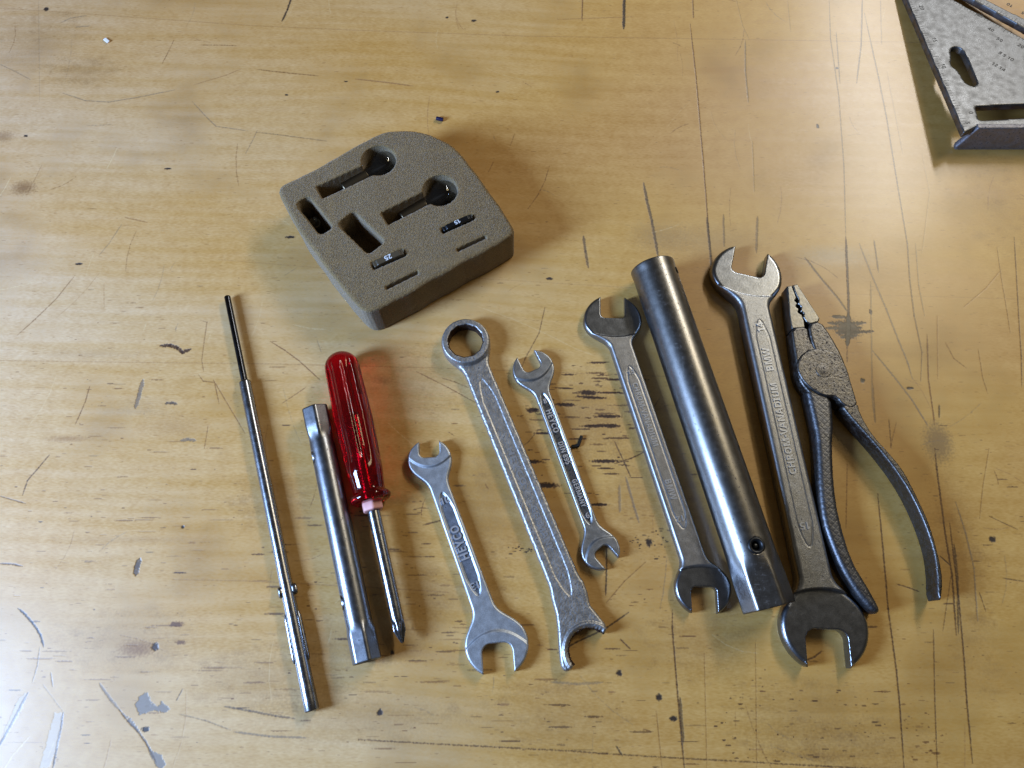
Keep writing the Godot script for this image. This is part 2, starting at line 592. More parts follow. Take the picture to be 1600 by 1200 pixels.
func workbench() -> void:
	var streak := stretched(301, 128, TH, 0.045, 5)
	var fibre := stretched(302, 640, TH, 0.34, 3)
	var broad := stretched(303, 128, 181, 0.018, 3)
	var mottle := stretched(304, TW, TH, 0.035, 3)
	var grime := stretched(306, 256, 181, 0.03, 4)
	rag = stretched(305, TW, TH, 0.22, 3)
	col.resize(TW * TH * 3)
	hei.resize(TW * TH)
	gloss.resize(TW * TH)
	var shift := PackedInt32Array()
	shift.resize(TW)
	for x in TW:
		var u := x / float(TW)
		shift[x] = int(-46.0 * u + 10.0 * sin(u * 7.0) + 5.0 * sin(u * 17.0 + 1.0))
	for y in TH:
		for x in TW:
			var k := y * TW + x
			var ks := clampi(y + shift[x], 0, TH - 1) * TW + x
			var s := streak[ks] / 255.0 - 0.5
			var f := fibre[ks] / 255.0 - 0.5
			var b := broad[k] / 255.0 - 0.5
			var m := mottle[k] / 255.0 - 0.5
			var t := 0.06 * s + 0.085 * f + 0.06 * b + 0.05 * m
			var wear_and_cool_light := clampf(0.95 - x / 1150.0 + 1.0 * b + 0.25 * s, 0.0, 1.0)  # paler, bluer to the left: worn lacquer plus cool window light in the colour
			var g := maxf(0.0, grime[k] / 255.0 + 0.30 * m + 0.30 * f - 0.57) * 0.75
			col[k * 3] = 0.772 + t * 0.85 - g * 0.28 - 0.01 * wear_and_cool_light
			col[k * 3 + 1] = 0.598 + t * 1.0 - g * 0.26 + 0.025 * wear_and_cool_light
			col[k * 3 + 2] = 0.322 + t * 1.05 - b * 0.06 - g * 0.20 + 0.150 * wear_and_cool_light
			hei[k] = 0.010 * f + 0.014 * s + 0.010 * m
			gloss[k] = int(clampf(255.0 * (0.52 + 0.20 * f + 0.16 * b + 0.14 * s), 60.0, 220.0))
	bench_marks()
	var bytes := col.to_byte_array()
	var im := Image.create_from_data(TW, TH, false, Image.FORMAT_RGBF, bytes)
	im.convert(Image.FORMAT_RGB8)
	var m := StandardMaterial3D.new()
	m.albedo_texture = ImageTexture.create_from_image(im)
	m.roughness = 1.0
	m.roughness_texture = ImageTexture.create_from_image(Image.create_from_data(TW, TH, false, Image.FORMAT_L8, gloss))
	m.metallic_specular = 0.5
	m.clearcoat_enabled = true
	m.clearcoat = 0.44
	m.clearcoat_roughness = 0.25
	m.heightmap_enabled = true
	m.heightmap_texture = ImageTexture.create_from_image(Image.create_from_data(TW, TH, false, Image.FORMAT_RF, hei.to_byte_array()))
	m.heightmap_scale = 0.1   # the map holds millimetres
	# the top: the worked-over middle, and the same board running on round it (each tile mirrored on its neighbour)
	var st := SurfaceTool.new()
	st.begin(Mesh.PRIMITIVE_TRIANGLES)
	var w := TW / TS * MM
	var h := TH / TS * MM
	var x0 := TX * MM
	var z0 := TZ * MM
	for i in range(-1, 2):
		for j in range(-1, 2):
			var ua := 0.0 if i == 0 else 1.0
			var va := 0.0 if j == 0 else 1.0
			var uv := [Vector2(ua, va), Vector2(1.0 - ua, va), Vector2(1.0 - ua, 1.0 - va), Vector2(ua, 1.0 - va)]
			var pos := [Vector3(x0 + i * w, 0, z0 + j * h), Vector3(x0 + (i + 1) * w, 0, z0 + j * h), Vector3(x0 + (i + 1) * w, 0, z0 + (j + 1) * h), Vector3(x0 + i * w, 0, z0 + (j + 1) * h)]
			for k in [0, 1, 2, 0, 2, 3]:
				st.set_uv(uv[k])
				st.set_normal(Vector3.UP)
				st.add_vertex(pos[k])
	var x3 := x0 + 2 * w
	var xm := x0 - w
	var z3 := z0 + 2 * h
	var zm := z0 - h
	var ring := [Vector3(xm, 0, zm), Vector3(x3, 0, zm), Vector3(x3, 0, z3), Vector3(xm, 0, z3)]
	var down := Vector3(0, -0.05, 0)
	for k in 4:
		var a: Vector3 = ring[k]
		var b: Vector3 = ring[(k + 1) % 4]
		var n := Vector3.UP.cross(b - a).normalized() * -1.0
		var side := [[a, Vector2(0, 0)], [a + down, Vector2(0, 0.1)], [b + down, Vector2(1, 0.1)], [b, Vector2(1, 0)]]
		for q in [0, 1, 2, 0, 2, 3]:
			st.set_uv(side[q][1])
			st.set_normal(n)
			st.add_vertex(side[q][0])
	for k in [0, 2, 1, 0, 3, 2]:
		st.set_uv(Vector2(0, 0))
		st.set_normal(Vector3.DOWN)
		st.add_vertex(ring[k] + down)
	st.generate_tangents()
	var o := MeshInstance3D.new()
	o.name = "workbench_top"
	o.mesh = st.commit()
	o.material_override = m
	o.set_meta("kind", "structure")
	o.set_meta("label", "worn yellow maple workbench top with scratches and dark flecks")
	add_child(o)


func flecks(count: int, mid: Vector2, reach: Vector2, len_lo: float, len_hi: float, wid: float, c: Color, alpha: float) -> void:
	for i in count:
		var r := sqrt(rng.randf())
		var t := rng.randf() * TAU
		var p := mid + Vector2(cos(t) * r * reach.x, sin(t) * r * reach.y)
		var l := lerpf(len_lo, len_hi, pow(rng.randf(), 2.5))
		blot(p, l, wid * rng.randf_range(0.5, 1.3) * (0.42 + 0.06 * l), c, alpha * rng.randf_range(0.35, 1.0), 0.05 * rng.randf(), 3.0)


func bench_marks() -> void:
	var dark := Color(0.16, 0.12, 0.10)
	var brown := Color(0.36, 0.22, 0.11)
	var umber := Color(0.24, 0.15, 0.09)
	var grey := Color(0.36, 0.285, 0.215)
	var slate := Color(0.50, 0.415, 0.325)
	var tan_ := Color(0.58, 0.42, 0.26)
	# broad stains first
	blot(Vector2(113.6, -221.5), 42, 14, slate, 0.22, 0, 1.0)
	blot(Vector2(84.4, -223.6), 22, 12, slate, 0.25, 0, 1.0)
	blot(Vector2(222.3, -102.5), 9, 13, grey, 0.45, 0, 1.6)
	blot(Vector2(181.8, -211.2), 30, 9, Color(0.70, 0.64, 0.56), 0.4, 0, 1.2)
	blot(Vector2(47.3, -116.4), 40, 30, tan_, 0.25, 0, 1.0)
	blot(Vector2(-286.8, -256.3), 9, 6, brown, 0.5, 0, 1.2)
	blot(Vector2(-306.5, -292.1), 8, 5, brown, 0.35, 0, 1.2)
	blot(Vector2(-178.4, -111.1), 22, 8, tan_, 0.25, 0, 1.0)
	blot(Vector2(-232.6, -104.2), 14, 2.2, tan_, 0.6, 0, 1.2)
	for i in 26:
		blot(Vector2(rng.randf_range(-330, 330), rng.randf_range(-160, 70)), rng.randf_range(14, 45), rng.randf_range(2, 6), [tan_, slate, brown][i % 3], rng.randf_range(0.08, 0.2), 0, 1.0)
	# seams between the glued staves
	stroke(PackedVector2Array([Vector2(-355.0, -392.8), Vector2(-246.2, -383.4), Vector2(-163.3, -376.1), Vector2(-97.8, -372.5), Vector2(8.1, -367.9), Vector2(363.8, -360.8)]), 0.35, tan_, 0.55, 0.03, 0.6, false)
	stroke(PackedVector2Array([Vector2(-167.0, -209.2), Vector2(-108.5, -203.9), Vector2(-57.7, -199.9), Vector2(71.7, -191.1), Vector2(320.5, -183.3)]), 0.3, tan_, 0.35, 0.02, 0.8, false)
	stroke(PackedVector2Array([Vector2(-298.1, -148.2), Vector2(-218.2, -147.1), Vector2(-131.5, -146.0), Vector2(-34.5, -143.4), Vector2(103.2, -137.9)]), 0.35, tan_, 0.5, 0.03, 0.8, false)
	stroke(PackedVector2Array([Vector2(-167.1, -32.6), Vector2(-132.4, -32.0), Vector2(-75.5, -29.2), Vector2(-31.4, -26.5)]), 0.4, tan_, 0.5, 0.03, 0.8, false)
	stroke(PackedVector2Array([Vector2(-71.0, 39.4), Vector2(-5.9, 42.6), Vector2(27.1, 44.2), Vector2(62.3, 46.4), Vector2(93.9, 48.0), Vector2(175.4, 52.2)]), 0.45, umber, 0.6, 0.10, 1.0, false)
	# pores and flecks
	for i in 700:
		var z := lerpf(-400, 70, pow(rng.randf(), 0.6))
		var p := Vector2(rng.randf_range(-340, 340), z)
		var near := clampf((z + 330.0) / 260.0, 0.12, 1.0)
		if p.x > 190:
			near *= 0.5
		var l := lerpf(0.5, 4.5, pow(rng.randf(), 3.0)) * lerpf(0.6, 1.0, near)
		blot(p, l, (0.18 + 0.07 * l) * rng.randf_range(0.6, 1.3), [umber, brown, grey, tan_, tan_, brown][i % 6], rng.randf_range(0.2, 0.8) * near, 0.02, 3.0)
	for i in 9000:   # fine pores
		var p := Vector2(rng.randf_range(-355, 355), rng.randf_range(-415, 85))
		blot(p, rng.randf_range(0.4, 1.8), 0.1, tan_ if i % 3 else brown, rng.randf_range(0.1, 0.4), 0.01, 2.0)
	# ground-in grime
	for g in [[Vector2(68.8, -78.8), 26, 40], [Vector2(-31.3, -24.9), 46, 16], [Vector2(134.3, 29.8), 38, 20], [Vector2(33.8, -116.4), 30, 30], [Vector2(89.2, -4.1), 30, 20], [Vector2(-73.8, -4.1), 40, 14], [Vector2(-54.9, -134.3), 34, 26], [Vector2(221.0, -34.1), 16, 60], [Vector2(-300.1, -365.9), 36, 26], [Vector2(-267.2, -341.0), 26, 14], [Vector2(283.3, -244.7), 20, 40], [Vector2(-9.8, -72.2), 20, 40], [Vector2(-120.6, -72.2), 24, 20], [Vector2(17.9, 32.6), 40, 20], [Vector2(-71.6, 29.8), 50, 14], [Vector2(-115.1, 13.1), 40, 16], [Vector2(156.6, 40.7), 50, 12], [Vector2(-184.6, -4.1), 40, 16]]:
		blot(g[0], g[1], g[2], Color(0.45, 0.33, 0.20), 0.22, 0.0, 0.9)
		for k in 45:
			var u := rng.randf() * TAU
			var r := sqrt(rng.randf())
			var at: Vector2 = g[0]
			blot(at + Vector2(cos(u) * r * (g[1] as float), sin(u) * r * (g[2] as float)), rng.randf_range(1.5, 7.0), rng.randf_range(0.8, 3.4), Color(0.42, 0.30, 0.18), rng.randf_range(0.03, 0.13), 0.0, 1.0)
	flecks(75, Vector2(38.7, -111.1), Vector2(38, 38), 0.8, 9.0, 0.75, umber, 0.95)
	flecks(30, Vector2(50.8, -119.9), Vector2(26, 22), 1.5, 9.0, 0.8, Color(0.22, 0.12, 0.06), 0.95)
	flecks(45, Vector2(-41.3, -40.3), Vector2(48, 34), 0.8, 6.0, 0.7, umber, 0.6)
	flecks(60, Vector2(-75.4, -28.0), Vector2(60, 50), 0.8, 6.0, 0.7, umber, 0.6)
	flecks(60, Vector2(-156.2, -21.9), Vector2(90, 55), 0.8, 8.0, 0.55, Color(0.44, 0.31, 0.20), 0.55)
	flecks(70, Vector2(-185.9, -116.4), Vector2(90, 70), 0.6, 6.0, 0.55, brown, 0.6)
	flecks(36, Vector2(-150.7, 18.7), Vector2(110, 30), 1.0, 9.0, 0.55, Color(0.44, 0.31, 0.20), 0.5)
	flecks(60, Vector2(-48.2, 18.7), Vector2(70, 40), 1.0, 9.0, 0.55, brown, 0.5)
	flecks(60, Vector2(45.4, 13.1), Vector2(70, 40), 0.8, 7.0, 0.6, umber, 0.6)
	flecks(20, Vector2(75.2, -49.7), Vector2(9, 8), 0.4, 1.4, 0.8, dark, 0.9)
	flecks(14, Vector2(64.1, -51.3), Vector2(6, 4), 0.4, 1.2, 0.8, dark, 0.9)
	flecks(110, Vector2(134.0, 32.6), Vector2(40, 26), 0.3, 2.2, 0.7, umber, 0.75)
	flecks(26, Vector2(190.1, 35.3), Vector2(9, 22), 0.5, 2.4, 0.9, brown, 0.7)
	flecks(40, Vector2(227.3, -34.1), Vector2(34, 90), 0.5, 4.0, 0.5, umber, 0.6)
	flecks(18, Vector2(3.2, -45.9), Vector2(9, 3), 0.4, 1.2, 0.8, dark, 0.9)
	# single spots that stand out
	for s in [[Vector2(40.3, -129.6), 6.0, 1.6], [Vector2(43.6, -126.7), 8.0, 0.8], [Vector2(50.7, -116.4), 8.0, 1.1], [Vector2(52.2, -111.1), 5.0, 1.4], [Vector2(43.8, -111.1), 9.0, 1.0], [Vector2(28.2, -122.8), 6.0, 1.2], [Vector2(48.1, -92.2), 9.0, 1.1], [Vector2(9.9, -91.9), 6.0, 1.2], [Vector2(10.8, -119.9), 4.0, 1.6], [Vector2(16.4, -79.5), 9.0, 1.6], [Vector2(43.9, -69.6), 6.0, 0.9]]:
		blot(s[0], s[1], s[2], Color(0.17, 0.09, 0.05), 0.95, 0.1, 2.2)
	for s in [[Vector2(68.9, 21.3), 1.6, 1.9], [Vector2(75.2, 30.4), 2.2, 1.4], [Vector2(-171.2, -1.2), 2.0, 2.2], [Vector2(-204.2, -269.5), 2.6, 0.7], [Vector2(-127.4, -223.6), 3.2, 0.9], [Vector2(-245.3, -206.3), 2.6, 0.8], [Vector2(-293.1, -292.6), 1.4, 0.9], [Vector2(-24.6, -380.2), 1.9, 1.1], [Vector2(-41.8, -382.8), 1.2, 0.8], [Vector2(-9.1, -324.9), 1.3, 0.8], [Vector2(-139.0, -322.6), 1.4, 0.6], [Vector2(-103.1, -332.7), 1.3, 0.6], [Vector2(184.9, -299.5), 0.9, 2.0], [Vector2(20.9, -197.1), 2.0, 1.0], [Vector2(202.5, -342.9), 1.2, 0.8], [Vector2(198.4, -176.6), 1.0, 1.9], [Vector2(187.9, -136.5), 1.5, 1.5], [Vector2(212.6, -132.1), 2.4, 0.8], [Vector2(-61.9, 27.9), 1.4, 1.8], [Vector2(-166.0, -58.3), 1.0, 0.9], [Vector2(-57.3, 1.4), 1.0, 1.2], [Vector2(-170.2, 35.0), 2.0, 1.4], [Vector2(68.2, -50.6), 1.8, 2.4], [Vector2(50.7, 10.6), 1.6, 1.6], [Vector2(-299.9, -389.6), 2.0, 1.8], [Vector2(240.5, -52.2), 2.0, 1.8]]:
		blot(s[0], s[1], s[2], dark, 0.9, 0.15, 2.5)
	blot(Vector2(-179.4, -0.4), 11, 4.5, Color(0.45, 0.28, 0.12), 0.55, 0, 1.2)
	blot(Vector2(-162.6, -11.5), 4, 1.6, brown, 0.8)
	blot(Vector2(-159.2, -3.3), 3, 1.2, brown, 0.7)
	# scorched star right of the pliers
	blot(Vector2(184.5, -166.3), 8.5, 6.5, Color(0.20, 0.11, 0.07), 0.95, 0.1, 2.2)
	for q in [PackedVector2Array([Vector2(173.8, -170.1), Vector2(183.3, -169.7), Vector2(194.6, -170.1)]), PackedVector2Array([Vector2(172.3, -167.0), Vector2(184.6, -166.6), Vector2(191.7, -167.4)]), PackedVector2Array([Vector2(177.6, -164.0), Vector2(187.8, -164.4), Vector2(198.1, -165.1)]), PackedVector2Array([Vector2(176.8, -173.9), Vector2(184.5, -173.5)]), PackedVector2Array([Vector2(179.3, -161.3), Vector2(188.6, -162.5)])]:
		stroke(q, 1.7, Color(0.15, 0.08, 0.05), 0.98, 0.05, 0.9)
	stroke(PackedVector2Array([Vector2(191.2, -223.6), Vector2(187.1, -184.0), Vector2(185.7, -174.3), Vector2(184.5, -165.9), Vector2(182.5, -156.8)]), 1.1, umber, 0.9, 0.15, 0.6)
	stroke(PackedVector2Array([Vector2(185.9, -175.5), Vector2(184.4, -165.5), Vector2(182.5, -156.4)]), 2.4, dark, 0.95, 0.2, 0.5)
	stroke(PackedVector2Array([Vector2(182.5, -156.8), Vector2(181.0, -146.4)]), 0.5, brown, 0.8, 0.1)
	# knife and saw cuts running away from the bench edge
	for q in [
		[PackedVector2Array([Vector2(113.6, -377.7), Vector2(114.1, -336.1), Vector2(113.6, -275.3), Vector2(112.7, -215.3)]), 0.8, brown, 0.9], [PackedVector2Array([Vector2(72.6, -400.2), Vector2(70.9, -373.6)]), 2.2, dark, 0.95], [PackedVector2Array([Vector2(45.6, -400.2), Vector2(44.6, -380.2)]), 0.9, brown, 0.85], [PackedVector2Array([Vector2(28.7, -381.3), Vector2(78.0, -383.4)]), 0.5, tan_, 0.8],
		[PackedVector2Array([Vector2(117.0, -400.2), Vector2(116.0, -382.3)]), 0.9, brown, 0.8],
		[PackedVector2Array([Vector2(77.3, -259.8), Vector2(78.5, -248.1), Vector2(80.6, -234.0), Vector2(82.9, -210.4)]), 1.9, grey, 0.95], [PackedVector2Array([Vector2(40.8, -224.4), Vector2(41.6, -214.5), Vector2(43.0, -203.9)]), 1.8, grey, 0.85], [PackedVector2Array([Vector2(112.6, -236.2), Vector2(112.7, -211.2), Vector2(112.4, -199.1)]), 1.6, dark, 0.7], [PackedVector2Array([Vector2(122.4, -238.3), Vector2(120.9, -217.4)]), 1.3, grey, 0.6], [PackedVector2Array([Vector2(142.0, -237.0), Vector2(138.8, -213.3)]), 1.6, grey, 0.6],
		[PackedVector2Array([Vector2(147.5, -364.9), Vector2(145.2, -341.0), Vector2(144.7, -316.8)]), 1.0, slate, 0.8], [PackedVector2Array([Vector2(144.3, -288.9), Vector2(141.8, -253.3)]), 0.6, slate, 0.5],
		[PackedVector2Array([Vector2(204.9, -397.0), Vector2(201.6, -365.9), Vector2(200.7, -321.6), Vector2(196.8, -270.9), Vector2(191.2, -223.6)]), 0.6, grey, 0.7], [PackedVector2Array([Vector2(205.9, -371.0), Vector2(202.8, -331.2)]), 0.6, grey, 0.8], [PackedVector2Array([Vector2(226.9, -400.2), Vector2(220.3, -360.8), Vector2(213.1, -331.2)]), 0.9, grey, 0.8],
		[PackedVector2Array([Vector2(226.1, -386.5), Vector2(227.4, -336.1), Vector2(227.6, -305.1), Vector2(226.6, -260.3), Vector2(225.8, -219.4), Vector2(223.3, -196.3), Vector2(222.1, -174.3), Vector2(222.6, -152.7), Vector2(219.1, -136.1)]), 0.8, grey, 0.75], [PackedVector2Array([Vector2(238.4, -399.1), Vector2(233.2, -360.8)]), 0.5, slate, 0.7],
		[PackedVector2Array([Vector2(230.5, -219.4), Vector2(227.8, -193.1), Vector2(227.8, -174.3)]), 0.6, slate, 0.7], [PackedVector2Array([Vector2(198.3, -219.4), Vector2(202.5, -198.7), Vector2(207.2, -178.6), Vector2(211.1, -159.1), Vector2(213.9, -146.4), Vector2(214.8, -137.2)]), 1.0, slate, 0.9], [PackedVector2Array([Vector2(207.1, -221.5), Vector2(206.5, -201.1)]), 0.9, grey, 0.8], [PackedVector2Array([Vector2(166.1, -210.4), Vector2(173.5, -197.5), Vector2(181.2, -185.2), Vector2(185.9, -175.9)]), 1.3, grey, 0.9],
		[PackedVector2Array([Vector2(195.7, -153.8), Vector2(205.9, -137.2), Vector2(212.5, -125.6), Vector2(218.7, -110.8)]), 1.0, slate, 0.95], [PackedVector2Array([Vector2(227.3, -163.2), Vector2(223.4, -137.2), Vector2(222.3, -111.8)]), 0.8, brown, 0.8], [PackedVector2Array([Vector2(234.9, -174.3), Vector2(228.5, -137.2)]), 0.5, tan_, 0.8], [PackedVector2Array([Vector2(226.6, -122.8), Vector2(225.3, -115.7)]), 1.0, dark, 0.7],
		[PackedVector2Array([Vector2(287.8, -223.6), Vector2(279.8, -174.3), Vector2(276.1, -150.4), Vector2(272.6, -132.8)]), 0.6, umber, 0.75], [PackedVector2Array([Vector2(276.6, -217.4), Vector2(275.0, -197.5), Vector2(273.8, -174.3), Vector2(273.0, -164.0)]), 0.4, brown, 0.6], [PackedVector2Array([Vector2(253.6, -154.6), Vector2(252.7, -137.9), Vector2(253.7, -128.9)]), 0.4, brown, 0.6], [PackedVector2Array([Vector2(236.5, -158.3), Vector2(239.3, -149.0), Vector2(245.2, -143.4)]), 0.5, brown, 0.6],
		[PackedVector2Array([Vector2(201.2, -195.1), Vector2(191.6, -127.1), Vector2(190.8, -112.9)]), 0.8, slate, 0.7], [PackedVector2Array([Vector2(193.0, -134.3), Vector2(191.1, -112.9)]), 0.9, grey, 0.6], [PackedVector2Array([Vector2(198.5, -114.7), Vector2(197.3, -99.0)]), 0.6, umber, 0.6], [PackedVector2Array([Vector2(202.2, -112.9), Vector2(196.7, -99.0)]), 0.4, brown, 0.6],
		[PackedVector2Array([Vector2(220.0, -99.0), Vector2(219.0, -87.8), Vector2(217.4, -57.6), Vector2(216.9, -34.1), Vector2(213.9, -6.5)]), 1.0, umber, 0.8], [PackedVector2Array([Vector2(220.5, -60.2), Vector2(218.0, -21.3), Vector2(215.4, 5.4), Vector2(213.2, 23.2), Vector2(210.8, 49.3)]), 0.8, umber, 0.8], [PackedVector2Array([Vector2(220.8, -49.7), Vector2(219.5, -34.1), Vector2(215.0, -7.1)]), 1.2, dark, 0.6],
		[PackedVector2Array([Vector2(186.6, -75.2), Vector2(184.9, -47.2), Vector2(182.9, -18.9), Vector2(182.4, 9.1), Vector2(181.5, 24.3), Vector2(179.1, 51.4)]), 0.8, umber, 0.85], [PackedVector2Array([Vector2(173.1, -90.5), Vector2(167.8, -57.6)]), 0.5, brown, 0.7], [PackedVector2Array([Vector2(203.3, -9.1), Vector2(198.2, 23.2), Vector2(194.3, 51.4)]), 0.5, umber, 0.8], [PackedVector2Array([Vector2(225.5, -71.2), Vector2(227.6, -55.1), Vector2(228.4, -38.1), Vector2(225.3, -12.7)]), 0.9, slate, 0.8],
		[PackedVector2Array([Vector2(248.3, -99.0), Vector2(241.0, -78.8), Vector2(236.1, -62.5)]), 0.35, brown, 0.6], [PackedVector2Array([Vector2(241.2, -63.7), Vector2(248.5, -59.9), Vector2(254.3, -57.0)]), 0.4, umber, 0.7], [PackedVector2Array([Vector2(212.7, -44.0), Vector2(216.7, -39.7)]), 0.6, dark, 0.9], [PackedVector2Array([Vector2(188.9, -30.4), Vector2(194.8, -28.6), Vector2(199.6, -26.8)]), 0.6, umber, 0.8], [PackedVector2Array([Vector2(216.3, -34.1), Vector2(207.8, -8.5)]), 0.4, umber, 0.6],
		[PackedVector2Array([Vector2(139.1, 5.4), Vector2(144.2, 3.4), Vector2(147.9, 0.8)]), 0.9, umber, 0.8], [PackedVector2Array([Vector2(241.7, -33.2), Vector2(252.1, -31.6)]), 0.5, umber, 0.7], [PackedVector2Array([Vector2(228.9, -26.2), Vector2(230.3, -17.4)]), 0.5, umber, 0.7],
		[PackedVector2Array([Vector2(77.9, -18.3), Vector2(77.3, -9.4), Vector2(77.7, 15.7), Vector2(78.3, 41.3), Vector2(78.7, 51.9)]), 0.8, umber, 0.85], [PackedVector2Array([Vector2(78.8, 21.5), Vector2(78.9, 40.7)]), 1.6, dark, 0.6], [PackedVector2Array([Vector2(47.0, -48.1), Vector2(46.5, -36.6), Vector2(45.7, -24.9)]), 0.9, dark, 0.8], [PackedVector2Array([Vector2(45.9, -21.6), Vector2(55.1, -31.6), Vector2(66.4, -41.2)]), 0.4, brown, 0.7],
		[PackedVector2Array([Vector2(21.4, 1.7), Vector2(30.7, -3.3), Vector2(44.8, -9.4), Vector2(56.6, -17.1)]), 0.8, dark, 0.8], [PackedVector2Array([Vector2(58.3, -83.8), Vector2(61.8, -68.6), Vector2(63.9, -60.5)]), 1.4, slate, 0.9], [PackedVector2Array([Vector2(54.8, -79.5), Vector2(54.5, -65.7)]), 1.6, slate, 0.7], [PackedVector2Array([Vector2(52.0, -4.7), Vector2(56.7, -0.1)]), 0.7, umber, 0.8], [PackedVector2Array([Vector2(47.8, 42.1), Vector2(50.6, 46.1)]), 0.9, dark, 0.8],
		[PackedVector2Array([Vector2(18.2, 14.5), Vector2(30.2, 15.4), Vector2(42.4, 14.8)]), 1.4, slate, 0.6], [PackedVector2Array([Vector2(53.5, -102.5), Vector2(58.0, -91.5), Vector2(60.9, -83.8)]), 0.7, umber, 0.8], [PackedVector2Array([Vector2(53.0, -90.9), Vector2(61.4, -93.6), Vector2(69.9, -97.7)]), 0.7, umber, 0.85],
		[PackedVector2Array([Vector2(67.3, 27.1), Vector2(68.5, 51.4)]), 0.35, brown, 0.6], [PackedVector2Array([Vector2(91.8, 1.7), Vector2(89.0, 51.4)]), 0.3, brown, 0.5], [PackedVector2Array([Vector2(116.9, -4.1), Vector2(111.8, 51.4)]), 0.3, brown, 0.5], [PackedVector2Array([Vector2(276.5, -203.1), Vector2(265.1, -191.1), Vector2(250.3, -179.4)]), 0.4, tan_, 0.8],
		[PackedVector2Array([Vector2(144.9, -397.0), Vector2(147.0, -376.1), Vector2(150.0, -364.9)]), 0.4, slate, 0.5], [PackedVector2Array([Vector2(178.0, -397.0), Vector2(177.0, -371.0)]), 0.4, slate, 0.5], [PackedVector2Array([Vector2(233.3, -341.0), Vector2(233.2, -279.8)]), 0.4, slate, 0.5], [PackedVector2Array([Vector2(233.1, -213.3), Vector2(244.5, -253.3), Vector2(244.6, -279.8)]), 0.35, slate, 0.4],
	]:
		stroke(q[0], q[1] * 0.78, q[2], q[3] * 0.85, 0.12, 0.55)
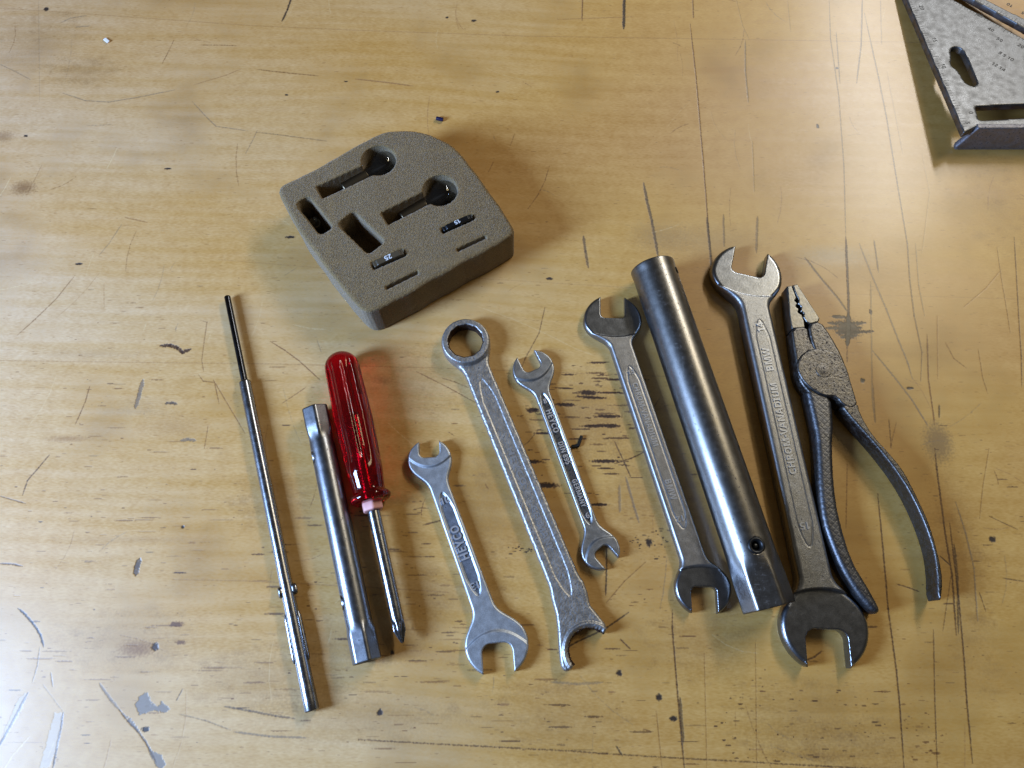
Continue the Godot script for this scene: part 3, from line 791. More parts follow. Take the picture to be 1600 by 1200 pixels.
	# long thin scratches and curved scuffs on the left
	for q in [
		[PackedVector2Array([Vector2(-276.7, -324.0), Vector2(-261.9, -318.3), Vector2(-247.2, -317.3), Vector2(-230.9, -320.6), Vector2(-208.1, -326.4)]), 0.6, slate, 0.8], [PackedVector2Array([Vector2(-196.8, -330.2), Vector2(-177.8, -337.5), Vector2(-168.9, -342.4)]), 0.5, tan_, 0.8], [PackedVector2Array([Vector2(-158.8, -341.9), Vector2(-142.2, -339.5), Vector2(-120.5, -337.0)]), 0.6, brown, 0.7], [PackedVector2Array([Vector2(-97.3, -334.6), Vector2(-79.3, -332.2), Vector2(-61.3, -329.3)]), 0.9, tan_, 0.9],
		[PackedVector2Array([Vector2(-196.3, -317.8), Vector2(-187.1, -307.4), Vector2(-179.4, -299.5), Vector2(-159.7, -296.2)]), 0.5, slate, 0.8], [PackedVector2Array([Vector2(-154.6, -295.3), Vector2(-141.6, -293.5), Vector2(-111.6, -288.9)]), 0.5, grey, 0.6], [PackedVector2Array([Vector2(-154.0, -296.7), Vector2(-156.2, -288.9), Vector2(-159.4, -279.8)]), 0.4, slate, 0.7], [PackedVector2Array([Vector2(-143.0, -399.1), Vector2(-144.6, -389.1), Vector2(-147.3, -379.7)]), 1.2, dark, 0.85],
		[PackedVector2Array([Vector2(-320.1, -345.9), Vector2(-308.9, -340.0), Vector2(-298.5, -334.1)]), 0.6, slate, 0.6], [PackedVector2Array([Vector2(-306.3, -397.0), Vector2(-289.5, -316.8)]), 0.3, slate, 0.4], [PackedVector2Array([Vector2(-288.4, -378.7), Vector2(-282.9, -382.3), Vector2(-273.0, -384.4)]), 0.8, slate, 0.6], [PackedVector2Array([Vector2(-278.3, -375.1), Vector2(-269.5, -376.1)]), 0.9, slate, 0.6], [PackedVector2Array([Vector2(-225.3, -231.9), Vector2(-230.5, -219.4), Vector2(-234.7, -212.0)]), 0.5, slate, 0.6], [PackedVector2Array([Vector2(-224.2, -236.6), Vector2(-210.7, -233.2)]), 0.7, tan_, 0.8],
		[PackedVector2Array([Vector2(-246.2, -199.1), Vector2(-254.1, -184.4), Vector2(-263.1, -172.4), Vector2(-271.0, -162.8)]), 0.5, brown, 0.6], [PackedVector2Array([Vector2(-226.1, -133.2), Vector2(-226.9, -124.6), Vector2(-228.4, -117.8), Vector2(-230.0, -111.8)]), 0.5, brown, 0.7], [PackedVector2Array([Vector2(-240.3, -95.6), Vector2(-244.6, -88.8), Vector2(-248.9, -82.1), Vector2(-249.9, -74.5)]), 0.6, umber, 0.7], [PackedVector2Array([Vector2(-261.2, -73.9), Vector2(-247.4, -70.2)]), 0.5, umber, 0.6],
		[PackedVector2Array([Vector2(-171.9, -171.6), Vector2(-168.2, -170.5), Vector2(-168.2, -156.4), Vector2(-168.1, -147.8), Vector2(-166.2, -141.6)]), 0.35, brown, 0.7], [PackedVector2Array([Vector2(-168.7, -139.8), Vector2(-165.8, -136.1), Vector2(-159.6, -135.4), Vector2(-155.7, -123.5)]), 0.4, brown, 0.7], [PackedVector2Array([Vector2(-160.4, -136.8), Vector2(-153.3, -126.4), Vector2(-146.4, -116.4), Vector2(-139.9, -107.0)]), 0.4, brown, 0.6], [PackedVector2Array([Vector2(-132.1, -159.1), Vector2(-123.6, -153.8), Vector2(-115.4, -147.8), Vector2(-103.1, -136.8)]), 0.5, brown, 0.75],
		[PackedVector2Array([Vector2(-122.4, -123.5), Vector2(-112.8, -130.7), Vector2(-110.3, -132.8)]), 0.4, brown, 0.6], [PackedVector2Array([Vector2(-159.9, -111.1), Vector2(-160.3, -99.0)]), 0.35, brown, 0.6], [PackedVector2Array([Vector2(-106.7, -160.2), Vector2(-103.7, -152.7)]), 0.3, slate, 0.6], [PackedVector2Array([Vector2(-45.2, -59.2), Vector2(-35.6, -61.8), Vector2(-26.5, -63.7)]), 0.8, umber, 0.7],
		[PackedVector2Array([Vector2(-240.6, -18.9), Vector2(-237.0, -16.5), Vector2(-232.4, -12.4), Vector2(-229.3, -9.1), Vector2(-227.2, -6.5), Vector2(-224.6, -1.2)]), 1.0, dark, 0.85], [PackedVector2Array([Vector2(-226.5, -1.2), Vector2(-226.0, 7.4), Vector2(-226.9, 14.8)]), 0.4, slate, 0.9], [PackedVector2Array([Vector2(-228.1, 19.3), Vector2(-230.2, 25.2), Vector2(-233.4, 34.2), Vector2(-237.3, 43.4)]), 1.1, grey, 0.9], [PackedVector2Array([Vector2(-253.9, -40.3), Vector2(-247.5, -40.0), Vector2(-242.6, -39.0)]), 0.8, umber, 0.7],
		[PackedVector2Array([Vector2(-209.9, 27.9), Vector2(-209.6, 34.0), Vector2(-209.9, 43.4), Vector2(-210.0, 51.9)]), 0.9, grey, 0.95], [PackedVector2Array([Vector2(-195.1, 15.1), Vector2(-188.4, 22.4), Vector2(-183.8, 26.5)]), 1.2, slate, 0.9], [PackedVector2Array([Vector2(-134.9, 25.2), Vector2(-122.7, 27.1), Vector2(-110.5, 29.3), Vector2(-101.4, 30.4)]), 0.9, grey, 0.7], [PackedVector2Array([Vector2(-129.1, 36.1), Vector2(-112.6, 38.0), Vector2(-95.3, 38.6)]), 0.9, slate, 0.8],
		[PackedVector2Array([Vector2(-219.0, 10.3), Vector2(-216.9, 16.5)]), 0.5, slate, 0.9], [PackedVector2Array([Vector2(-155.4, 17.6), Vector2(-157.7, 22.7)]), 0.5, grey, 0.8], [PackedVector2Array([Vector2(-155.4, 28.5), Vector2(-143.1, 31.2), Vector2(-130.7, 35.3)]), 0.5, grey, 0.5], [PackedVector2Array([Vector2(-51.7, -141.6), Vector2(-34.2, -132.5), Vector2(-18.7, -123.5)]), 0.4, brown, 0.7], [PackedVector2Array([Vector2(18.1, -179.4), Vector2(14.7, -164.0), Vector2(6.9, -149.0), Vector2(4.1, -141.6)]), 0.4, umber, 0.7], [PackedVector2Array([Vector2(-19.5, -180.1), Vector2(0.0, -172.4), Vector2(17.5, -164.0), Vector2(34.8, -154.6), Vector2(45.1, -150.4)]), 0.35, Color(0.84, 0.72, 0.52), 0.7],
		[PackedVector2Array([Vector2(-37.8, -137.9), Vector2(-30.9, -135.7), Vector2(-22.2, -131.8)]), 0.4, brown, 0.6], [PackedVector2Array([Vector2(1.7, -97.3), Vector2(8.4, -102.5), Vector2(13.4, -108.7)]), 0.35, umber, 0.6],
	]:
		stroke(q[0], q[1] * 0.9, q[2], q[3] * 0.9, 0.07, 0.6)
	# gouges where the varnish and wood are torn out
	stroke(PackedVector2Array([Vector2(-185.1, -42.5), Vector2(-185.8, -38.7), Vector2(-185.8, -34.7)]), 2.6, grey, 0.95, 0.25, 0.5)
	stroke(PackedVector2Array([Vector2(-198.2, -136.8), Vector2(-198.9, -128.2), Vector2(-199.8, -121.0)]), 2.0, slate, 0.9, 0.2, 0.7)
	stroke(PackedVector2Array([Vector2(-191.9, -156.4), Vector2(-186.7, -156.8), Vector2(-182.3, -155.3), Vector2(-179.1, -152.7), Vector2(-174.9, -154.6)]), 1.8, umber, 0.85, 0.15, 0.8)
	stroke(PackedVector2Array([Vector2(-184.3, -123.5), Vector2(-180.9, -123.9), Vector2(-178.1, -123.1)]), 1.4, grey, 0.85, 0.1, 0.8)
	stroke(PackedVector2Array([Vector2(-173.2, -103.2), Vector2(-169.7, -103.9), Vector2(-165.6, -103.2)]), 1.5, slate, 0.85, 0.1, 0.8)
	patch(PackedVector2Array([Vector2(-177.0, 24.3), Vector2(-174.9, 20.1), Vector2(-171.8, 18.7), Vector2(-169.3, 23.2), Vector2(-165.8, 24.9), Vector2(-164.6, 22.7), Vector2(-159.6, 26.3), Vector2(-162.0, 28.2), Vector2(-167.5, 27.1), Vector2(-174.1, 29.3)]), Color(0.49, 0.44, 0.39), 0.9, 0.12)
	patch(PackedVector2Array([Vector2(-180.1, 29.0), Vector2(-177.5, 30.4), Vector2(-172.5, 35.9), Vector2(-173.9, 36.4), Vector2(-178.7, 32.0)]), Color(0.49, 0.44, 0.39), 0.9, 0.12)
	patch(PackedVector2Array([Vector2(-169.4, 39.9), Vector2(-165.6, 44.0), Vector2(-161.2, 45.6), Vector2(-158.6, 49.3), Vector2(-159.6, 52.7), Vector2(-163.4, 50.3), Vector2(-167.2, 44.8)]), Color(0.49, 0.44, 0.39), 0.9, 0.12)
	stroke(PackedVector2Array([Vector2(-183.8, 26.5), Vector2(-178.8, 31.5), Vector2(-173.3, 36.1), Vector2(-169.0, 40.7), Vector2(-163.1, 48.8)]), 0.8, grey, 0.8, 0.15, 0.7)
	patch(PackedVector2Array([Vector2(-214.1, 27.9), Vector2(-209.9, 27.6), Vector2(-209.5, 42.1), Vector2(-211.9, 51.4), Vector2(-216.5, 51.4), Vector2(-215.1, 38.0)]), Color(0.74, 0.68, 0.62), 0.5, 0.05)
	patch(PackedVector2Array([Vector2(-232.1, 21.5), Vector2(-228.5, 18.7), Vector2(-228.9, 25.7), Vector2(-234.0, 38.0), Vector2(-236.4, 38.0)]), Color(0.72, 0.66, 0.60), 0.45, 0.05)
	# hair-fine random scratches
	for i in 150:
		var p := Vector2(rng.randf_range(-340, 340), rng.randf_range(-400, 70))
		var t := rng.randf() * TAU if i % 3 else PI / 2 + rng.randf_range(-0.3, 0.3)
		var l := rng.randf_range(4, 34)
		var bend := rng.randf_range(-0.25, 0.25)
		var q := PackedVector2Array([p])
		for k in 3:
			p += Vector2(cos(t), sin(t)) * (l / 3.0)
			t += bend
			q.append(p)
		stroke(q, rng.randf_range(0.2, 0.45), [slate, brown, Color(0.85, 0.74, 0.55), tan_][i % 4], rng.randf_range(0.25, 0.6), 0.03, 1.0)


# ------------------------------------------------------------------ the foam insert, its bulbs and fuses
func capsule_distance(p: Vector2, a: Vector2, b: Vector2, r: float) -> float:
	var e := b - a
	return (p - a - e * clampf((p - a).dot(e) / e.length_squared(), 0.0, 1.0)).length() - r


func slot_distance(p: Vector2, a: Vector2, b: Vector2, half: float, r: float) -> float:
	var c := (a + b) * 0.5
	var e := (b - a).normalized()
	var q := Vector2(absf((p - c).dot(e)) - a.distance_to(b) * 0.5 + r, absf((p - c).dot(Vector2(-e.y, e.x))) - half + r)
	return Vector2(maxf(q.x, 0), maxf(q.y, 0)).length() + minf(maxf(q.x, q.y), 0.0) - r


func foam() -> void:
	var ht := 26.0
	var o := Vector2(-66.5, -231.9)
	var outline := PackedVector2Array([Vector2(-127.7, -239.9), Vector2(-127.7, -235.8), Vector2(-122.6, -226.6), Vector2(-116.7, -216.3), Vector2(-108.8, -204.6), Vector2(-100.0, -192.7), Vector2(-90.7, -180.7), Vector2(-81.2, -169.3), Vector2(-76.9, -165.3), Vector2(-72.3, -164.9), Vector2(-60.0, -171.5), Vector2(-37.1, -186.3), Vector2(-13.6, -200.7), Vector2(-1.7, -208.5), Vector2(1.4, -211.6), Vector2(0.0, -216.3), Vector2(-10.5, -234.6), Vector2(-20.6, -250.2), Vector2(-27.9, -261.0), Vector2(-34.1, -267.4), Vector2(-41.1, -272.1), Vector2(-49.2, -275.5), Vector2(-57.9, -277.3), Vector2(-68.0, -276.8), Vector2(-75.9, -274.7), Vector2(-86.2, -267.8), Vector2(-99.9, -257.7), Vector2(-116.7, -246.9), Vector2(-124.1, -242.8)])
	outline = rounded(outline, 1)
	var grit := noise(77, 0.9, 2)
	var wob := noise(78, 0.05, 2)
	var b1a := Vector2(-105.2, -236.2)
	var b1b := Vector2(-76.7, -252.3)
	var b1c := Vector2(-74.1, -256.8)
	var b2a := Vector2(-68.6, -219.8)
	var b2b := Vector2(-42.1, -235.8)
	var b2c := Vector2(-39.3, -237.5)
	var holes := [   # slot: ends, half width, corner radius, depth
		[b1a, b1b, 3.9, 0.6, 18.0], [b2a, b2b, 3.9, 0.6, 18.0],
		[Vector2(-114.3, -231.4), Vector2(-99.5, -212.4), 3.9, 2.6, 17.0], [Vector2(-89.8, -220.6), Vector2(-72.1, -202.3), 5.6, 2.4, 18.0],
		[Vector2(-37.5, -212.4), Vector2(-21.1, -221.0), 1.5, 0.4, 8.0], [Vector2(-29.0, -200.7), Vector2(-14.1, -208.8), 0.55, 0.3, 12.0],
		[Vector2(-73.5, -191.2), Vector2(-57.3, -199.6), 2.0, 0.6, 8.0], [Vector2(-65.7, -178.5), Vector2(-49.6, -187.8), 0.6, 0.3, 12.0],
	]
	var sd := func(p: Vector2) -> float: return polygon_distance(p, outline) + 0.4 * wob.get_noise_2d(p.x, p.y)
	var top := func(p: Vector2, d: float) -> float:
		var y := ht - drop(d, 2.2) * 0.9 + 0.2 * grit.get_noise_2d(p.x * 1.3, p.y * 1.3) + 0.5 * wob.get_noise_2d(p.x * 0.6, p.y * 0.6)
		for h in holes:
			var k := slot_distance(p, h[0], h[1], h[2], h[3])
			if k < 1.5:
				y -= (h[4] as float) * smoothstep(0.3, -0.45, k) + 0.7 * pow(smoothstep(1.5, 0.0, k), 2.0)
		for c in [b1c, b2c]:
			var k := p.distance_to(c) - 9.3
			if k < 1.5:
				var bowl: float = ht - 11.0 - sqrt(maxf(81.0 - pow(minf(p.distance_to(c), 9.0), 2), 0.0)) * 0.9
				y = minf(y, lerpf(y, bowl, smoothstep(0.3, -0.4, k))) - 0.3 * smoothstep(1.5, 0.0, k)
		return maxf(y, 1.0)
	var bot := func(_p: Vector2, d: float) -> float: return drop(d, 1.2) * 0.8
	var mesh := plate(sd, top, bot, Vector2(-127.7, -239.9), Vector2(-72.3, -164.9), 104.0, 40.0, 0.45, o)
	var block := part("foam_block", mesh, [M.foam], self, Vector3(o.x, 0, o.y))
	tag(block, "brown foam block with cut-outs holding bulbs and fuses", "foam insert")
	# two signal bulbs lying in the round-ended pockets
	var spots := [[Vector2(-72.5, -259.2), b1a, "glass bulb tinted with pocket shade, in the upper round-ended pocket of the foam"], [Vector2(-38.6, -240.0), b2a, "glass bulb tinted with pocket shade, in the lower pocket of the foam beside the small fuse"]]
	for s in spots:
		var c: Vector2 = s[0]
		var back: Vector2 = ((s[1] as Vector2) - c).normalized()
		var p1 := Vector3(c.x, 17.6, c.y)
		var p2 := p1 + Vector3(back.x, -0.05, back.y) * 10.0
		var t := thing("light_bulb", Vector3(c.x, 4, c.y), s[2], "bulb", "bulbs in the foam block")
		var org := Vector3(c.x, 4, c.y)
		var globe := PackedVector2Array([Vector2(-7.6, 0)])
		for i in range(1, 14):
			var a := i / 14.0 * 2.35
			globe.append(Vector2(-7.6 * cos(a), 7.6 * sin(a)))
		globe.append_array(PackedVector2Array([Vector2(7.5, 4.6), Vector2(10, 4.3), Vector2(13, 4.2)]))
		part("glass_globe", turned(p1, p2, globe, 40, org), [M.glass], t)
		part("base", turned(p1, p2, PackedVector2Array([Vector2(11, 0), Vector2(11, 4.0), Vector2(11.4, 4.4), Vector2(26, 4.4), Vector2(27, 3.8), Vector2(27.5, 0)]), 32, org), [M.brass], t)
		part("filament_mount", turned(p1, p2, PackedVector2Array([Vector2(-1, 0), Vector2(-1, 0.5), Vector2(4, 1.2), Vector2(11, 1.6), Vector2(11.2, 0)]), 16, org), [M.letter_dark], t)
	# small capless bulb standing in the left pocket
	var sp := Vector2(-108.6, -222.0)
	var sb := thing("small_bulb", Vector3(sp.x, 10.5, sp.y), "small bulb base down in the narrow left pocket of the foam", "bulb")
	var so := Vector3(sp.x, 10.5, sp.y)
	part("base", turned(so, so + Vector3(0, 10, 0), PackedVector2Array([Vector2(0, 0), Vector2(0, 3.2), Vector2(7, 3.2), Vector2(7.4, 2.9), Vector2(7.4, 0)]), 24, so), [M.smoke_plastic], sb)
	part("glass_globe", turned(so, so + Vector3(0, 10, 0), PackedVector2Array([Vector2(7.2, 2.4), Vector2(9, 2.5), Vector2(10.4, 2.0), Vector2(11.3, 1.1), Vector2(11.6, 0)]), 24, so), [M.glass], sb)
	# blade fuses pushed into the slits
	var fuses := [
		[Vector2(-37.5, -212.4), Vector2(-21.1, -221.0), 1.4, M.black_plastic, "15", "black blade fuse marked 15 in its slit in the foam"],
		[Vector2(-73.5, -191.2), Vector2(-57.3, -199.6), 1.75, M.smoke_plastic, "25", "smoky brown blade fuse marked 25 in its slit in the foam"]]
	for f in fuses:
		var a: Vector2 = f[0]
		var b: Vector2 = f[1]
		var mid := (a + b) * 0.5
		var dir := (b - a).normalized()
		var t := thing("blade_fuse", Vector3(mid.x, 6, mid.y), f[5], "fuse", "blade fuses in the foam block")
		var hw: float = f[2]
		var ln := a.distance_to(b) * 0.5 - 0.5
		var fs := func(p: Vector2) -> float: return slot_distance(p, mid - dir * ln, mid + dir * ln, hw, 0.5)
		var ft := func(p: Vector2, d: float) -> float:
			var u := absf((p - mid).dot(dir)) / ln
			return 21.8 - drop(d, 0.4) - 0.7 * smoothstep(0.72, 0.8, u)
		part("body", plate(fs, ft, func(_p: Vector2, d: float) -> float: return 2.0 + drop(d, 0.3), a, b, 3.0, 1.0, 0.3, mid), [f[3]], t)
		for k in [-1.0, 1.0]:
			var q: Vector2 = dir * (ln * 0.6 * k)
			part("blade", bar_between(Vector3(q.x, 2.2, q.y), Vector3(q.x, -1.5, q.y), 1.6, 0.4, Vector3.ZERO), [M.brass], t)
		lettering(f[4], mid, 21.92, -dir, hw * 1.55, t, mid, M.print_white, 0.2)


# ------------------------------------------------------------------ aluminium rafter square in the corner
func square() -> void:
	var edge := PackedVector2Array([Vector2(251.4, -105.5), Vector2(260.2, 5.3)])
	var corner: Vector2 = edge[1]
	var lean: Vector2 = (edge[0] - edge[1]).normalized()
	var leg := 158.0
	var far := corner + lean * leg
	var right := corner + Vector2(leg, 0)
	var nose: Vector2 = Vector2(269.7, 0.0)
	right.y = nose.y
	var outline := PackedVector2Array([corner, far, right, nose])
	var gap := PackedVector2Array([Vector2(278.9, -106.7), Vector2(290.8, -95.6), Vector2(303.5, -83.0), Vector2(318.8, -66.8)])
	var key := PackedVector2Array([Vector2(268.0, -60.2), Vector2(270.7, -62.9), Vector2(273.8, -62.9), Vector2(276.1, -59.7), Vector2(277.8, -34.2), Vector2(277.1, -31.6), Vector2(274.9, -30.5), Vector2(272.0, -31.1), Vector2(270.1, -34.2), Vector2(269.2, -39.9), Vector2(268.2, -43.6), Vector2(265.8, -46.2), Vector2(265.4, -49.4), Vector2(267.0, -52.6)])
	var slit := PackedVector2Array([Vector2(271.5, -14.3), Vector2(338.8, -18.3), Vector2(335.6, -8.3), Vector2(272.4, -3.4), Vector2(270.8, -4.4)])
	var slit_ := slit
	key = rounded(key, 1)
	# diagonal channel parallel to the long side
	var ga: Vector2 = gap[0] - (gap[3] - gap[0]).normalized() * 30.0
	var ge: Vector2 = (gap[3] - gap[0]).normalized()
	var gn := Vector2(-ge.y, ge.x)
	if gn.y > 0:
		gn = -gn
	var sd := func(p: Vector2) -> float:
		var d := polygon_distance(p, outline) - 0.5
		d = maxf(d, -polygon_distance(p, key))
		d = maxf(d, -polygon_distance(p, slit_))
		var u := (p - ga).dot(ge)
		var v := (p - ga).dot(gn)
		var ch := maxf(absf(v - 4.5) - 4.5, maxf(12.0 - u, u - 105.0))
		return maxf(d, -ch)
	var t := thing("rafter_square", Vector3(0, 18, -286.5), "scuffed aluminium triangular square with keyhole slot at upper right corner", "square")
	t.rotation.x = -atan(0.11)
	var top := func(_p: Vector2, d: float) -> float: return -drop(d, 0.5)
	var bot := func(_p: Vector2, d: float) -> float: return -4.2 + drop(d, 0.4)
	part("plate", plate(sd, top, bot, corner, right, 164.0, 6.0, 0.7, Vector2.ZERO), [M.alu], t)
	# upright fence along the near edge, its end cut on the slant
	var fence := PackedVector2Array([Vector2(corner.x + 3.5, -15.0), Vector2(nose.x - 1.0, 0.3), Vector2(right.x, 0.3), Vector2(right.x, -17.2), Vector2(corner.x + 4.0, -17.2)])
	var z0 := nose.y - 0.6
	var fs := func(p: Vector2) -> float: return polygon_distance(p, fence) - 0.3
	var fm := plate(fs, func(_p: Vector2, d: float) -> float: return 3.6 - drop(d, 0.8), func(_p: Vector2, d: float) -> float: return drop(d, 0.8), Vector2(fence[0].x, -8), Vector2(right.x, -8), 11.0, 4.0, 0.6, Vector2.ZERO)
	var f := part("fence", fm, [M.alu_side], t)
	f.transform = Transform3D(Basis(Vector3(1, 0, 0), Vector3(0, 0, 1), Vector3(0, 1, 0)), Vector3(0, 0, z0 * MM))
	# scribed scale along the left edge and the channel, with small figures
	var ticks := SurfaceTool.new()
	ticks.begin(Mesh.PRIMITIVE_TRIANGLES)
	var n := Vector2(-lean.y, lean.x)
	if n.x < 0:
		n = -n
	for i in range(2, 70):
		var a := corner + lean * (i * 2.0) + n * 0.8
		tick(ticks, a, a + n * (3.4 if i % 5 == 0 else 1.8))
	for i in range(7, 52):
		var a := ga + ge * (i * 2.0) - gn * 0.7
		tick(ticks, a, a - gn * (3.2 if i % 5 == 0 else 1.7))
		a = ga + ge * (i * 2.0) + gn * 9.7
		tick(ticks, a, a + gn * (3.2 if i % 5 == 0 else 1.7))
	part("scale_marks", ticks.commit(), [M.letter_dark], t).set_meta("kind", "stuff")
	var figures := [["0", Vector2(267.6, -9.3), -lean], ["10", Vector2(260.5, -46.8), -lean], ["15", Vector2(260.3, -69.0), -lean], ["20", Vector2(258.9, -97.3), -lean], ["5", Vector2(263.8, -1.5), -lean], ["50", Vector2(300.5, -69.0), ge], ["40", Vector2(297.4, -77.9), ge], ["20", Vector2(312.0, -63.5), ge], ["10", Vector2(315.3, -99.7), -ge], ["5", Vector2(321.5, -92.7), -ge], ["8 9 10", Vector2(300.6, -54.8), ge], ["12 14", Vector2(293.6, -46.2), ge], ["45", Vector2(293.5, -90.4), ge]]
	for g in figures:
		lettering(g[0], g[1], 0.0, g[2], 2.6, t, Vector2.ZERO, M.letter_dark, 0.12)


func tick(st: SurfaceTool, a: Vector2, b: Vector2) -> void:
	var e := (b - a).normalized()
	var n := Vector2(-e.y, e.x) * 0.14
	var y := 0.03
	var q := [a - n, b - n, b + n, a + n]
	for k in [0, 1, 2, 0, 2, 3]:
		st.set_normal(Vector3.UP)
		st.add_vertex(Vector3(q[k].x, y, q[k].y) * MM)


# ------------------------------------------------------------------ long steel shaft on the left
func rod_shaft() -> void:
	var p1 := Vector3(-157.5, 3.2, -184.5)
	var p2 := Vector3(-92.5, 3.6, 27.1)
	var org := Vector3(p1.x, 0, p1.z)
	var t := thing("reversible_shaft", org, "long thin steel screwdriver shaft with small wings, leftmost tool", "tool shaft")
	var l := p1.distance_to(p2)
	var s1 := l * 0.235
	var thin := PackedVector2Array([Vector2(0, 0), Vector2(0, 1.3), Vector2(0.4, 1.65)])
	thin.append_array(steps(1.0, s1 + 0.4, 12.0, 1.7, 1.75))
	thin.append(Vector2(s1 + 0.5, 0))
	part("thin_tip", turned(p1, p2, thin, 28, org), [M.blued], t)
	var s2 := l * 0.855
	var thick := PackedVector2Array([Vector2(s1, 0), Vector2(s1, 2.5), Vector2(s1 + 0.5, 2.95)])
	thick.append_array(steps(s1 + 1.0, s2 - 30.0, 15.0, 3.0, 3.05))
	thick.append_array(steps(s2 - 28.0, l - 0.6, 4.0, 3.1, 3.4))
	thick.append_array(PackedVector2Array([Vector2(l, 2.9), Vector2(l, 0)]))
	part("shaft", turned(p1, p2, thick, 36, org), [M.rod], t)
	# two stub lugs and two flattened wings forged out of the shaft
	var ax := (p2 - p1).normalized()
	var side := ax.cross(Vector3.UP).normalized()
	if side.x > 0:
		side = -side
	var c := p1 + ax * (l * 0.745)
	for k in [1.0, -1.0]:
		var a: Vector3 = c + side * (2.0 * k)
		var b: Vector3 = c + side * (4.5 * k) + Vector3(0, 0.9 * k, 0)
		part("lug", turned(a, b, PackedVector2Array([Vector2(0, 0), Vector2(0, 2.3), Vector2(2.0, 2.2), Vector2(2.5, 1.8), Vector2(2.5, 0)]), 24, org, func(_s: float, th: float, r: float) -> float: return r * (1.0 + 0.25 * absf(sin(th)))), [M.rod], t)
		var wa: Vector3 = p1 + ax * (l * 0.79) + side * (2.9 * k) + Vector3(0, 0.4, 0)
		var wb: Vector3 = p1 + ax * (l * 0.90) + side * (3.2 * k) + Vector3(0, 0.4, 0)
		var wl := wa.distance_to(wb)
		part("wing", turned(wa, wb, PackedVector2Array([Vector2(0, 0), Vector2(1, 0.7), Vector2(4, 1.1), Vector2(wl - 3, 1.0), Vector2(wl - 0.6, 0.7), Vector2(wl, 0)]), 20, org, func(_s: float, th: float, r: float) -> float: return r * (1.0 + 0.4 * absf(cos(th)))), [M.rod], t)


func hexed(t: float, across: float, turn: float) -> float:
	var a := fposmod(t + turn, PI / 3.0) - PI / 6.0
	return across / cos(a)


func tube_profile(l: float, r: float, wall: float, deep: float, step := 1.0) -> PackedVector2Array:
	var p := PackedVector2Array([Vector2(deep, 0.0), Vector2(deep, r - wall), Vector2(deep * 0.5, r - wall), Vector2(0.3, r - wall), Vector2(0, r - wall + 0.3), Vector2(0, r - 0.4), Vector2(0.25, r - 0.08)])
	p.append_array(steps(0.6, l - 0.6, step, r, r))
	p.append_array(PackedVector2Array([Vector2(l - 0.25, r - 0.08), Vector2(l, r - 0.4), Vector2(l, r - wall + 0.3), Vector2(l - 0.3, r - wall), Vector2(l - deep * 0.5, r - wall), Vector2(l - deep, r - wall), Vector2(l - deep, 0.0)]))
	return p


func box_spanner() -> void:
	var p1 := Vector3(-102.5, 7.2, -118.4)
	var p2 := Vector3(-67.7, 7.2, 5.6)
	var org := Vector3(p1.x, 0, p1.z)
	var t := thing("box_spanner", org, "dark double-ended tube spanner lying under the red screwdriver handle", "tube spanner")
	var l := p1.distance_to(p2)
	var rr := 6.3
	var radial := func(s: float, th: float, r: float) -> float:
		var e := minf(s, l - s)
		var k := smoothstep(19.0, 13.0, e)
		var waist := smoothstep(24.0, 15.0, e) - smoothstep(15.0, 9.0, e)
		var turn := 0.15 if s < l * 0.5 else 0.35
		var hex := hexed(th, r + 0.1, turn)
		hex = minf(hex, r + 0.75)
		var out := lerpf(r, hex, k) - 0.35 * waist * (1.0 if s < l * 0.5 else 0.2)
		# cross holes for the tommy bar, seen on the flank
		for h in [l * 0.205, l * 0.775]:
			var ds: float = s - h
			for side in [0.36, -0.64]:
				var da := wrapf(th - side * PI, -PI, PI) * r
				var q := Vector2(ds / 3.4, da / 2.7).length()
				if q < 1.0 and r > rr - 0.1:
					out -= 3.4 * smoothstep(1.0, 0.72, q)
		return out
	part("tube", turned(p1, p2, tube_profile(l, rr, 1.2, 14.0, 0.5), 96, org, radial), [M.pipe], t)


